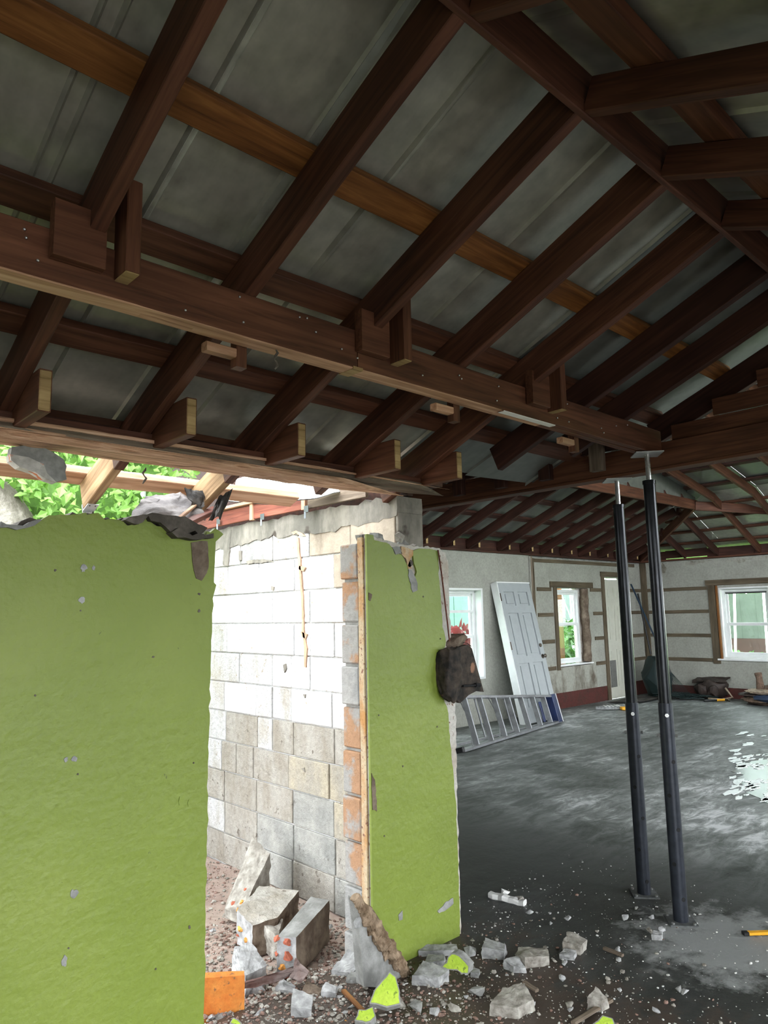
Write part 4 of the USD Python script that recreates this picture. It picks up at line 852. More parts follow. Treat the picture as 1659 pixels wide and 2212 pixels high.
# tool bag
def toolbag():
    c = at(1537, 1508, Z=0); t = thing('tool_bag', 'dark brown leather tool bag slumped against the back wall', 'bag', c)
    b = rock((.34, .62, .36), 320, n=26, sub=2, amp=.07, boxy=.35); put(t, 'body', moved(b, c), 'leather', smooth=50)
    put(t, 'flap', moved(crumple([(-.14, -.32, .3), (.12, -.3, .36), (.12, .28, .33), (-.14, .3, .26)], 14, 14, .03, 321, .012), c), 'leather', smooth=50)
    for y in (-.12, .08): put(t, 'pocket', moved(rock((.12, .17, .2), 322+int(y*100), n=18, sub=2, amp=.04), c+V3(-.17, y, .05)), 'leather', smooth=50)
    put(t, 'strap', tube([c+V3(-.1, -.3, .2), c+V3(-.2, -.45, .06), c+V3(-.24, -.3, .02), c+V3(-.26, -.05, .02)], .016, 8), 'cloth_pale', smooth=True)
toolbag()
def hammer():
    a = at(1521, 1514, Z=.02); b = at(1574, 1511, Z=.02); x = (b-a)/np.linalg.norm(b-a); t = thing('hammer', 'hammer with black and yellow handle lying in front of the tool bag', 'hammer', a)
    L = np.linalg.norm(b-a)
    put(t, 'handle', tube([a, a+x*L*.5, a+x*L*.55], .017, 10), 'black_plastic'); put(t, 'yellow_grip', tube([a+x*L*.5, a+x*L*.82], .02, 10), 'yellow_plastic', label='yellow part of the handle')
    s = np.cross(x, [0, 0, 1]); h = a+x*L*.9
    put(t, 'head', joined([tube([h-s*.09, h-s*.05, h-s*.045, h+s*.05, h+s*.07], [.028, .028, .02, .02, .026], 12), tube([h+s*.06, h+s*.1], [.025, .006], 8)]), 'brass_dark')
hammer()
def ragpile():
    c = at(1655, 1523, Z=0); t = thing('rag_heap', 'heap of brown and blue clothes against the back wall', 'clothes', c)
    for k, (m, sz, d) in enumerate([('cloth_brown', (.5, .8, .12), (0, 0, 0)), ('cloth_blue', (.3, .55, .12), (-.12, -.12, .06)), ('cloth_pale', (.35, .6, .1), (.02, .02, .16)), ('leather', (.3, .5, .1), (.05, .2, .1)), ('cloth_brown', (.3, .4, .12), (.1, -.1, .2))]):
        put(t, 'garment', moved(rock(sz, 330+k, n=26, sub=2, amp=.14, boxy=.3), c+np.array(d)), m, smooth=50)
    put(t, 'boot_shaft', tube([c+V3(.05, .08, .2), c+V3(.08, .10, .42), c+V3(.1, .12, .50)], [.07, .05, .06], 12), 'cloth_brown', smooth=50)
ragpile()
def blade_sleeve():
    a = at(1287, 1533, Z=.0); b = at(1362, 1530, Z=.0); x = (b-a)/np.linalg.norm(b-a); n = np.cross([0, 0, 1], x); t = thing('saw', 'saw in a white-striped grey sleeve lying on the floor by the left wall', 'saw', a)
    M = np.eye(4); M[:3, 0] = x; M[:3, 1] = n; M[:3, 2] = (0, 0, 1); M[:3, 3] = a; L = np.linalg.norm(b-a)
    put(t, 'sleeve', slab(Polygon([(0, .0), (.14, .09), (L, .12), (L, -.12), (.14, -.07)]), .003, .05, 'Z'), 'blade_grey', M)
    for u in (.14, .2, .26, L*.55, L*.62, L*.82, L*.87): put(t, 'stripe', slab(Polygon([(u, -.07), (u+.025, -.07), (u+.045, .09), (u+.02, .09)]), .05, .053, 'Z'), 'white_plastic', M)
    put(t, 'grip', bx(L*.6, L*.85, -.2, -.11, .0, .05, .01), 'yellow_plastic', M)
blade_sleeve()
lv = thing('spirit_level', 'bright yellow bar lying on the dark floor at the right edge', 'tool', at(1608, 2014, Z=0))
a, b = at(1608, 2016, Z=.012), at(1760, 2012, Z=.012)
add_board(lv, 'bar', a, b, .03, .014, 'yellow_plastic'); add_board(lv, 'end_cap', a-(b-a)*.02, a+(b-a)*.05, .032, .016, 'black_plastic')

# ---- puddle with white suds at the right
pp = [at(x, y, Z=0)[:2] for x, y in [(1592, 1662), (1612, 1648), (1650, 1640), (1720, 1640), (1770, 1670), (1740, 1728), (1659, 1726), (1622, 1712), (1600, 1690)]]
put(None, 'puddle', slab(Polygon(ragged([tuple(p) for p in pp]+[tuple(pp[0])], .03, .12, 340)).buffer(0), .001, .004, 'Z'), 'water', label='shallow puddle on the concrete floor at the right edge', cat='puddle')
fo = thing('suds', 'white soap suds floating on the puddle', 'foam', at(1630, 1680, Z=0), kind='stuff')
fr = np.random.default_rng(44)
for k in range(60):
    x, y = fr.uniform(1582, 1700), fr.uniform(1618, 1735); c = at(x, y, Z=0)
    s = fr.uniform(.015, .085)
    put(fo, 'suds_patch', slab(blob2(c[0], c[1], s*1.5, s*.55, 14, .35, 400+k).buffer(.001), .0045, .009, 'Z'), 'foam', kind='stuff')
for k, (x, y, s) in enumerate([(1604, 1583, .06), (1622, 1588, .04), (1616, 1607, .07), (1650, 1590, .03)]):
    c = at(x, y, Z=0); put(fo, 'suds_patch', slab(blob2(c[0], c[1], s*2, s*.7, 14, .35, 460+k), .0005, .004, 'Z'), 'foam', kind='stuff')

# ================================================================== BROKEN THINGS AT THE WALL
hk = thing('masonry_chunk', 'dark rotten masonry chunk hanging on the right edge of the green stub wall', 'rubble', at(985, 1450, Y=YG-.02))
c = at(972, 1470, Y=YG-.03)
put(hk, 'lump', moved(rock((.155, .12, .29), 351, n=22, sub=3, amp=.08), c-V3(0, 0, .115)), 'black_rot', smooth=40)
put(hk, 'broken_block', moved(rock((.16, .10, .12), 352, n=14, sub=2, amp=.05), at(980, 1405, Y=YG+.03)-V3(0, 0, .03)), 'concrete_brown')
put(hk, 'web', slab(Polygon([tuple(at(x, y, Y=YG)[[0, 2]]) for x, y in [(975, 1400), (1002, 1392), (1010, 1400), (1036, 1494), (1020, 1492), (1004, 1500), (985, 1518), (965, 1500)]]), YG-.03, YG-.005), 'black_rot')
put(hk, 'bolt', joined([tube([at(1000, 1482, Y=YG-.05), at(1030, 1480, Y=YG-.05)], .006, 8), tube([at(1027, 1480, Y=YG-.05), at(1036, 1480, Y=YG-.05)], .012, 6)]), 'hole_dark')
put(hk, 'wire', tube([at(1000, 1388, Y=YG-.02), at(1010, 1390, Y=YG-.02), at(1018, 1396, Y=YG-.02)], .002, 6), 'hole_dark')
hp = thing('hanging_plaster', 'grey broken slab of plaster dangling under the left end of the wall plate', 'plaster', at(90, 1000, Y=2.66))
PZ = lambda pts, Y: Polygon([tuple(at(x, y, Y=Y)[[0, 2]]) for x, y in pts]).buffer(0)
put(hp, 'slab', slab(PZ([(25, 966), (60, 962), (92, 966), (118, 980), (136, 992), (143, 1008), (140, 1020), (143, 1036), (130, 1038), (120, 1042), (100, 1024), (92, 1004), (60, 990), (22, 984)], 2.66), 2.655, 2.70), 'concrete_grey')
put(hp, 'broken_edge', moved(slab(PZ([(20, 982), (60, 989), (92, 1004), (100, 1024), (120, 1043), (98, 1036), (72, 1020), (40, 1010), (22, 995)], 2.66), 2.648, 2.70), (0, 0, 0)), 'rubble_brick', label='broken edge with orange and red brick bits')
# splintered ends and tie straps of the rafter tails outside
ts = thing('tie_strap', 'bent galvanised strap nailed to the rotten rafter tail in the open eaves', 'bracket', (1.176, 3.16, zb(3.16)))
for X, Y in [(1.155, 3.15)]:
    M = np.eye(4); nn = nrm; yy = np.array([0, 1, -SL])/math.hypot(1, SL); M[:3, 0] = (1, 0, 0); M[:3, 1] = yy; M[:3, 2] = nn; M[:3, 3] = (X+.021, Y, zb(Y))
    put(ts, 'strap', bx(-.024, .024, -.055, .012, -.004, .0, 0), 'galvanised_plate', M); put(ts, 'strap', bx(-.024, .024, .006, .010, -.03, .03, 0), 'galvanised_plate', M)
    for u in (-.012, .012): put(ts, 'nail_head', moved(trimesh.creation.icosphere(1, .003), (u, -.045, -.004)), 'hole_dark', M)
# boards and clips above the outside wall
sf = thing('soffit_board', 'red-brown soffit boards with pale blocks along the top of the white block wall', 'board', (2.66, 3.8, 2.25))
add_board(sf, 'red_board', (2.655, 5.2, 2.305), (2.655, 3.58, 2.305), .022, .1, 'wood_red'); add_board(sf, 'brown_board', (2.655, 3.52, 2.305), (2.655, 2.98, 2.305), .022, .1, 'wood_weathered')
add_board(sf, 'pale_lath', (2.64, 5.2, 2.372), (2.64, 2.8, 2.372), .05, .022, 'wood_pale'); add_board(sf, 'pale_board', (2.66, 2.97, 2.31), (2.66, 2.78, 2.30), .022, .06, 'wood_pale')
for Y, w in [(4.14, .035), (3.55, .04)]: add_board(sf, 'block', (2.645, Y, 2.25), (2.645, Y, 2.36), .03, w, 'wood_pale', upv=(0, 1, 0))
for k, (px, py, lb) in enumerate([(471, 1127, 'grey metal clip hanging above the white wall, nearest the green wall'), (566, 1117, 'bent grey metal clip hanging above the white wall, between its two neighbours'), (661, 1100, 'dark grey metal clip on the soffit boards, furthest from the green wall')]):
    c = at(px, py, X=2.62); cl = thing('metal_clip', lb, 'bracket', c, group='metal clips above the white wall')
    put(cl, 'plate', bx(c[0], c[0]+.003, c[1]-.022, c[1]+.022, c[2]-.018, c[2]+.022, 0), 'clip_grey')
    put(cl, 'tab', moved(rotz(bx(-.002, .002, -.006, .006, -.04, 0, 0), .5), c+V3(.0, .01, -.016)), 'clip_grey')
# torn roofing felt
def felt(name, corners, mt, label, seed, amp=.03, n=30, m=20):
    return put(None, name, crumple(corners, n, m, amp, seed, .005), mt, label=label, cat='roofing felt', smooth=40)
felt('roofing_felt', [at(262, 1120, Y=2.9), at(325, 1068, Y=3.1), at(420, 1072, Y=3.15), at(445, 1128, Y=2.9)], 'felt', 'crumpled grey roofing felt draped over the top of the green wall', 361, .03)
felt('roofing_felt', [at(400, 1055, Y=3.05), at(438, 1062, Y=3.05), at(440, 1098, Y=3.0), at(415, 1106, Y=3.0)], 'felt_dark', 'torn dark flap of felt hanging beside the splintered rafter tail', 362, .02, 14, 12)
felt('roofing_felt', [at(470, 1082, Y=3.3), at(545, 1012, Y=3.5), at(850, 1046, Y=3.2), at(640, 1082, Y=3.2)], 'felt_pale', 'pale torn sheet of roofing felt under the eaves above the white wall', 363, .02, 34, 18)
felt('roofing_felt', [at(470, 1075, Y=2.95), at(500, 1062, Y=2.95), at(478, 1118, Y=2.9), at(450, 1125, Y=2.9)], 'felt_dark', 'narrow dark strip of felt dangling at the corner of the green wall', 364, .03, 14, 8)
rb_ = thing('splintered_board', 'split red-brown board end jutting over the top corner of the green wall', 'board', at(420, 1140, Y=2.75))
a, b = at(392, 1136, Y=2.75), at(470, 1098, Y=3.1); add_board(rb_, 'board', a, b, .06, .02, 'wood_red'); add_board(rb_, 'splinter', a+V3(-.03, 0, .015), b+V3(-.05, .05, .05), .02, .012, 'wood_pale')
# short dangling cords
for k, (px, y0, y1, Y, lb) in enumerate([(596, 755, 798, 1.87, 'stringy cobweb clump dangling below the hung beam'), (312, 1010, 1045, 2.75, 'frayed dark cord dangling from the wall plate')]):
    p = [at(px+4*math.sin(i*1.7+k), y0+(y1-y0)*i/6, Y=Y) for i in range(7)]
    put(None, ['cobweb_strand', 'frayed_rope'][k], tube(p, .002+.003*np.abs(np.sin(np.arange(7)*2.1)), 6), 'concrete_dark', label=lb, cat='cord')

# ================================================================== RUBBLE
prs = np.random.default_rng(77)
def lump(name, base, heights, mt, label, seed, amp=.02, z0=-.03, cat='rubble', parts=(), tilt=None, top=None, end=None):
    """a broken block: the hull over a footprint (photo pixels on the ground) with a height at each corner"""
    b = [at(x, y, Z=z0) for x, y in base]
    pts = np.array(b+[p+V3(0, 0, h) for p, h in zip(b, heights)])
    if tilt is not None: pts[len(b):] += np.array(tilt)
    m = trimesh.convex.convex_hull(pts); m.merge_vertices()
    while len(m.faces) < 700: m = m.subdivide()
    v = m.vertices; nz = meshkit.fbm(v*16+seed, 4, seed)-.5; v2 = v+m.vertex_normals*nz[:, None]*amp*2
    v2 += (np.stack([meshkit.noise(v*55+k*7+seed, k) for k in range(3)], 1)-.5)*amp*.5
    c = v2.mean(0)*[1, 1, 0]+[0, 0, v2[:, 2].min()]
    t = thing(name, label, cat, c)
    fn = trimesh.Trimesh(m.vertices, m.faces, process=False).face_normals
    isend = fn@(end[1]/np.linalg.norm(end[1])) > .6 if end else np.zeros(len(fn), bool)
    istop = (fn[:, 2] > .55) & ~isend if top else np.zeros(len(fn), bool)  # upward faces take a paler material
    put(t, 'block', trimesh.Trimesh(v2, m.faces[~(isend | istop)], process=False), mt)
    def biggest(msk):
        sub = trimesh.Trimesh(v2, m.faces[msk], process=False); sub.remove_unreferenced_vertices(); sub.merge_vertices(); return sub
    if top: put(t, 'top_face', biggest(istop), top, label='paler top face')
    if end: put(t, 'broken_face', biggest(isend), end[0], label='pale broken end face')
    for i, (px, py, zz, s, pm) in enumerate(parts):
        d = ray(px, py); hit = None
        tm = trimesh.Trimesh(v2, m.faces, process=False)
        loc = tm.triangles_center[np.argmin([np.linalg.norm(np.cross(q-EYE, d/np.linalg.norm(d)))+.25*np.linalg.norm(q-EYE) for q in tm.triangles_center])]
        put(t, 'brick_bit', moved(rock((s*1.1, s*1.1, s*.8), seed*7+i, n=14, sub=2, amp=.09), loc-V3(0, 0, s*.4)+(loc-EYE)/np.linalg.norm(loc-EYE)*s*.28), pm)
    return t
lump('broken_slab', [(484, 1984), (530, 1996), (583, 1955), (545, 1935)], [.05, .10, .28, .33], 'rubble_warm', 'grey slab fragment with a rough face standing upright by the white wall', 501, .016, parts=[(505, 1950, 0, .03, 'red_brick'), (522, 1948, 0, .035, 'amber_brick'), (515, 1965, 0, .03, 'amber_brick'), (528, 1915, 0, .02, 'red_brick')])
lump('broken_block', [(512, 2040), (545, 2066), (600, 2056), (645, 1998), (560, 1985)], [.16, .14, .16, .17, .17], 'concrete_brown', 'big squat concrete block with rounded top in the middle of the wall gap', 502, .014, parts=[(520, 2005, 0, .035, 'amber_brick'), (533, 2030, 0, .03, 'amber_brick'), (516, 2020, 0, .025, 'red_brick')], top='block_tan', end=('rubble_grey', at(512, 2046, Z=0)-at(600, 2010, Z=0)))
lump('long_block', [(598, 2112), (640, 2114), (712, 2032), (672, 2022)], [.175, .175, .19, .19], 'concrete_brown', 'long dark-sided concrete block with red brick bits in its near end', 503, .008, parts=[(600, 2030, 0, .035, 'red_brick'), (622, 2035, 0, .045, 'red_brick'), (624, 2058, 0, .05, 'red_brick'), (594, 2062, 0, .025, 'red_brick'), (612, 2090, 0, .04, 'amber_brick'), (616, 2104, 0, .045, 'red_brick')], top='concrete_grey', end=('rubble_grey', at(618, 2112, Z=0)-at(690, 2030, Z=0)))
lump('block_shard', [(570, 2060), (600, 2072), (610, 2048), (584, 2038)], [.13, .10, .13, .15], 'rubble_warm', 'pale shard of block wedged between the squat block and the long block', 504, .012)
lump('grey_boulder', [(498, 2142), (530, 2156), (574, 2128), (545, 2104), (508, 2112)], [.10, .09, .08, .13, .13], 'rubble_grey', 'grey boulder with a smooth dark side in front of the squat block', 505, .014)
ob = lump('painted_block', [(438, 2212), (528, 2198), (527, 2189), (437, 2203)], [.172, .16, .165, .178], 'orange_paint', 'bright orange painted block fragment at the foot of the green wall', 506, .004)
lump('flat_rock', [(628, 2216), (672, 2216), (674, 2196), (634, 2186)], [.07, .06, .08, .09], 'rubble_grey', 'smooth light grey rock near the bottom edge under the wall gap', 507, .01)
for k, (bs, hs, mt, lb) in enumerate([
    ([(716, 2120), (760, 2128), (795, 2110), (752, 2082)], [.05, .05, .09, .1], 'rubble_grey', 'jagged grey shard leaning at the foot of the stub wall end'),
    ([(750, 2136), (800, 2142), (800, 2108), (765, 2100)], [.05, .05, .05, .06], 'concrete_grey', 'flat cracked grey slab below the stub wall end'),
    ([(452, 2216), (520, 2214), (500, 2190), (470, 2186)], [.02, .02, .03, .03], 'concrete_grey', 'thin grey shard at the bottom edge beside the orange block'),
    ([(650, 2166), (690, 2168), (700, 2150), (662, 2142)], [.04, .04, .04, .06], 'concrete_brown', 'brown-faced wedge of masonry in the middle of the rubble below the gap'),
    ([(695, 2168), (725, 2172), (728, 2150), (704, 2144)], [.05, .05, .05, .06], 'rubble_grey', 'small grey wedge right of the brown-faced wedge'),
    ([(595, 2158), (636, 2166), (640, 2140), (606, 2134)], [.05, .04, .04, .06], 'rubble_grey', 'rough grey lump just below the rusty sheet strip'),
    ([(890, 2140), (948, 2150), (972, 2128), (915, 2104)], [.07, .07, .08, .09], 'rubble_grey', 'blocky grey lump beside the two green painted fragments'),
    ([(905, 2072), (990, 2066), (986, 2050), (912, 2052)], [.035, .035, .04, .04], 'rubble_grey', 'T-shaped grey chunk lying against the foot of the green stub wall'),
    ([(918, 2096), (960, 2090), (962, 2070), (925, 2072)], [.035, .035, .04, .04], 'rubble_grey', 'flat grey chunk stacked below the T-shaped chunk'),
    ([(1042, 2072), (1090, 2080), (1094, 2054), (1050, 2042)], [.06, .05, .05, .06], 'rubble_grey', 'square-cut grey lump on the floor right of the stub wall'),
    ([(1112, 2078), (1135, 2098), (1188, 2086), (1184, 2054), (1120, 2052)], [.05, .06, .05, .05, .05], 'rubble_warm', 'large rounded brownish stone in the middle of the floor rubble'),
    ([(1088, 2092), (1110, 2108), (1136, 2106), (1120, 2080)], [.05, .04, .03, .05], 'rubble_grey', 'angular pale stone touching the large rounded brownish stone'),
    ([(1216, 2056), (1256, 2070), (1268, 2046), (1228, 2030)], [.06, .05, .05, .07], 'rubble_warm', 'brown-topped lump of masonry towards the nearer post'),
    ([(1210, 2074), (1240, 2080), (1246, 2062), (1218, 2058)], [.03, .03, .03, .04], 'rubble_grey', 'small pale stone in front of the brown-topped lump'),
    ([(1060, 2196), (1120, 2206), (1152, 2178), (1136, 2134), (1085, 2142)], [.05, .05, .05, .07, .06], 'rubble_warm', 'biggest pale lump of broken block at the bottom of the picture'),
    ([(1270, 2186), (1300, 2192), (1315, 2178), (1290, 2160)], [.06, .05, .05, .07], 'rubble_warm', 'brownish upright stone near the bottom edge, below the posts'),
    ([(1016, 2114), (1034, 2118), (1038, 2102), (1022, 2098)], [.03, .03, .03, .03], 'rubble_grey', 'small grey stone right of the green-faced fragment'),
    ([(1409, 2034), (1430, 2036), (1432, 2022), (1412, 2020)], [.035, .03, .03, .04], 'rubble_grey', 'single pale stone nearest the foot of the nearer post')]):
    ym = max(y for x, y in bs); bs = [(x, ym-(ym-y)*.62) for x, y in bs]
    lump('rubble_stone', bs, hs, mt, lb, 520+k, .012, z0=-.01 if bs[0][0] > 900 else -.03)
for k in range(16):
    x, y = [(560, 2186), (585, 2200), (612, 2190), (690, 2196), (715, 2188), (735, 2204), (668, 2148), (742, 2168), (700, 2125), (555, 2128), (870, 2168), (900, 2180), (940, 2190), (980, 2180), (1030, 2150), (1015, 2060)][k]
    p = at(x, y, Z=0); s_ = prs.uniform(.035, .06)
    put(None, 'masonry_shard', moved(rotz(rock((s_*1.3, s_, s_*.7), 700+k, n=10, sub=2, amp=.05), k*1.3), p+V3(0, 0, -.03 if x < 800 else -.008)), ['rubble_grey', 'rubble_warm', 'concrete_grey'][k % 3], label='palm-sized grey masonry shard in the rubble heap of the wall gap' if x < 800 else 'palm-sized grey masonry shard on the floor around the green painted fragments', cat='stone', group='masonry shards in the wall gap' if x < 800 else 'masonry shards by the painted fragments')
# green painted fragments: a slab of plaster with its painted face up
def frag3(pts, lb, seed, th=.03):
    """pts: (px, py, height) corners of the painted face"""
    b = [at(x, y, Z=h) for x, y, h in pts]; c = np.mean(b, 0); t = thing('painted_fragment', lb, 'plaster', c*[1, 1, 0], group=None)
    n = np.linalg.svd(np.array(b)-c)[2][2]; n = n if n@(EYE-c) > 0 else -n
    u = b[1]-b[0]; u -= n*(u@n); u /= np.linalg.norm(u); w = np.cross(n, u)
    xy = [((p-c)@u, (p-c)@w) for p in b]
    M = np.eye(4); M[:3, 0] = u; M[:3, 1] = w; M[:3, 2] = n; M[:3, 3] = c
    pol = Polygon(ragged(xy+xy[:1], .003, .018, seed)).buffer(0)
    put(t, 'plaster', joined([slab(g, -th, 0, 'Z') for g in [pol.buffer(.004)]]), 'concrete_grey', M)
    put(t, 'painted_face', slab(pol.buffer(-.001), 0, .002, 'Z'), 'green_chip', M, label='lime green painted face')
frag3([(800, 2168, .05), (836, 2172, .05), (862, 2168, .05), (858, 2134, .08), (852, 2112, .11), (842, 2100, .13), (830, 2118, .11), (812, 2134, .09)], 'largest lime green painted fragment, leaning at the foot of the stub wall', 551)
frag3([(768, 2204, .03), (800, 2206, .03), (810, 2194, .04), (804, 2180, .05), (778, 2182, .05)], 'small lime green painted fragment at the bottom edge below the largest one', 552)
frag3([(957, 2088, .05), (985, 2100, .05), (1008, 2104, .05), (1013, 2084, .08), (992, 2066, .11), (972, 2064, .11)], 'lime green painted fragment with thick grey back, right of the stub wall', 553, .05)
frag3([(1282, 2214, .03), (1330, 2216, .03), (1322, 2200, .04), (1302, 2194, .05)], 'lime green painted fragment cut by the bottom edge of the picture', 554)
frag3([(498, 2210, .03), (524, 2216, .03), (514, 2202, .04), (504, 2200, .04)], 'tiny lime green painted fragment beside the orange block', 555, .015)
# the leaning wedge
wd = thing('leaning_slab', 'broken triangular slab leaning against the end of the green stub wall', 'slab', at(830, 2110, Y=2.47)*[1, 1, 0])
put(wd, 'slab', slab(PZ([(770, 1942), (782, 1950), (800, 1985), (830, 2030), (882, 2108), (880, 2128), (850, 2136), (788, 2132), (782, 2060), (776, 1990)], 2.50), 2.505, 2.555), 'concrete_grey')
pts = [at(x, y, Y=2.51) for x, y in [(768, 1938), (790, 1968), (815, 2008), (845, 2052), (886, 2112)]]
pts = [pts[0]+(pts[-1]-pts[0])*u+V3(0, 0, -.02*math.sin(u*3.1)) for u in np.linspace(0, 1, 60)]
we = tube(pts, .016+.02*np.sin(np.linspace(.25, 2.9, 60)), 20); wv = we.vertices; wv += (meshkit.fbm(wv*38, 4, 5)-.5)[:, None]*(wv-np.repeat(np.vstack([pts, pts[:1], pts[-1:]]), [20]*60+[1, 1], 0))*1.5
put(wd, 'rough_edge', trimesh.Trimesh(wv, we.faces, process=False), 'rough_brown', label='rough brown broken edge')
put(wd, 'backing_board', slab(PZ([(790, 1962), (806, 1965), (822, 1990), (832, 2010), (842, 2055), (830, 2040), (806, 2000)], 2.56), 2.557, 2.588), 'concrete_brown')
put(wd, 'mortar_lump', moved(rock((.03, .03, .05), 371, amp=.05), at(772, 2008, Y=2.5)), 'rubble_grey')
rs_ = thing('rusty_strip', 'bent strip of rusty sheet metal lying across the rubble in the gap', 'sheet metal', at(580, 2130, Z=0))
put(rs_, 'sheet', crumple([at(505, 2140, Z=.03), at(520, 2122, Z=.06), at(640, 2088, Z=.08), at(650, 2106, Z=.04)], 26, 8, .02, 372, .004), 'rust_sheet', smooth=40)
put(rs_, 'torn_end', crumple([at(625, 2110, Z=.05), at(640, 2072, Z=.10), at(668, 2100, Z=.07), at(650, 2125, Z=.03)], 10, 8, .02, 373, .004), 'rust_sheet', smooth=40)
# white splintered stick on the dark floor
wsx = thing('plaster_strip', 'white broken strip of plaster lying alone on the dark floor', 'plaster', at(1096, 1945, Z=0))
a, b = at(1058, 1932, Z=.015), at(1134, 1950, Z=.015); mw, Mw = board(a, b, .045, .03, ch=.008, wob=.006, seg=.03); put(wsx, 'strip', mw, 'white_plastic', Mw)
put(wsx, 'broken_edge', moved(rock((.05, .04, .035), 381), at(1092, 1934, Z=.015)), 'white_plastic'); put(wsx, 'lump', moved(rock((.06, .05, .02), 382), at(1120, 1944, Z=.012)), 'rubble_warm')
# splintered laths lying on the floor
for k, (x0, y0, x1, y1, lb) in enumerate([(1305, 2048, 1345, 2064, 'grey splintered lath lying between the stones and the nearer post'), (1132, 2122, 1160, 2140, 'short brown stick beside the biggest pale lump'), (1238, 2210, 1320, 2160, 'long thin brown lath lying near the bottom edge'), (742, 2140, 790, 2190, 'orange splinter of wood on the rubble below the stub wall')]):
    add_board(None, 'wood_splinter', at(x0, y0, Z=.012), at(x1, y1, Z=.012), .022, .012, 'wood_gold' if k == 3 else 'wood_weathered', label=lb, cat='wood splinter')
# small stones: each one lying in view is a thing of a group
def inside_gap(x, y):
    p = at(x, y, Z=0); return p
small = []
for k in range(58):
    if k < 30: x, y = prs.uniform(990, 1500), prs.uniform(1945, 2205)
    else: x, y = prs.uniform(450, 800), prs.uniform(1990, 2205)
    p = at(x, y, Z=0)
    if not (p[1] < 2.5 or (p[0] < 2.62 and p[1] > 2.85) or (1.5 < p[0] < 2.25)): continue
    s = prs.uniform(.012, .034)
    m = moved(rock((s*1.2, s, s*.75), 600+k, n=11, sub=1, amp=.05), p+V3(0, 0, -.012 if k >= 30 else 0))
    mt = ['rubble_grey', 'rubble_warm', 'rubble_grey', 'concrete_grey', 'amber_brick' if k >= 30 else 'rubble_grey'][k % 5]
    amber = mt == 'amber_brick'
    put(None, 'brick_crumb' if amber else 'small_stone', m, mt, label=('small orange brick crumb in the rubble heap of the wall gap' if amber else 'small broken pale stone scattered on the dark floor near the posts' if k < 30 else 'small grey stone in the rubble heap of the wall gap'), cat='brick' if amber else 'stone',
        group='orange brick crumbs' if amber else 'small stones on the dark floor' if k < 30 else 'small stones in the wall gap')
# grit
def grit(parent, name, n, region, smin, smax, mt, seed):
    r = np.random.default_rng(seed); V, F = [], []; base = trimesh.creation.icosahedron()
    i = 0; tries = 0
    while i < n and tries < n*30:
        tries += 1; p = region(r)
        if p is None: continue
        s = smin+(smax-smin)*r.random()**4; v = base.vertices*[s*r.uniform(.7, 1.4), s*r.uniform(.7, 1.4), s*r.uniform(.4, .8)]*r.uniform(.7, 1.25, (12, 1))
        a = r.uniform(0, 6.28); v = v@np.array([[math.cos(a), -math.sin(a), 0], [math.sin(a), math.cos(a), 0], [0, 0, 1]])
        V.append(v+p+[0, 0, s*.3]); F.append(base.faces+12*i); i += 1
    put(parent, name, trimesh.Trimesh(np.vstack(V), np.vstack(F), process=False), mt, kind='stuff')
def r_gap(r):
    x, y = r.uniform(1.4, 2.68), r.uniform(2.82, 4.9)
    return None if r.random() > .35+.65*(y < 3.6) else V3(x, y, float(gh(np.array([[x]]), np.array([[y]]))[0, 0]))
def r_near(r):
    x, y = 1.35+abs(r.normal(0, .75)), r.uniform(1.1, 2.85)
    d = abs(x-2.3)+1.1*max(0, 2.5-y)
    if y > 2.58 and (x < 1.47 or x > 2.3): return None
    return V3(x, y, 0) if r.random() < math.exp(-d*1.0) else None
def r_floor(r):
    x, y = r.uniform(1.8, 4.6), r.uniform(.6, 2.9)
    if y > 2.55 and x < 2.9: return None
    return V3(x, y, 0) if r.random() < math.exp(-max(0, x-2.6)*1.1) else None
g1 = thing('gravel', 'loose masonry grit and reddish soil crumbs covering the ground in the wall gap', 'gravel', (2.0, 3.4, 0), kind='stuff')
grit(g1, 'masonry_grit', 3600, r_gap, .003, .014, 'rubble_warm', 81); grit(g1, 'soil_crumbs', 3600, r_gap, .003, .013, 'soil_crumb', 82)
g2 = thing('gravel', 'grey grit and brown dirt crumbs strewn over the near floor around the stub wall', 'gravel', (2.4, 2.3, 0), kind='stuff')
grit(g2, 'masonry_grit', 3200, r_near, .002, .012, 'rubble_warm', 83); grit(g2, 'soil_crumbs', 3800, r_near, .002, .010, 'soil_crumb', 84); grit(g2, 'white_crumbs', 2600, r_floor, .0016, .0072, 'crumb_white', 85)

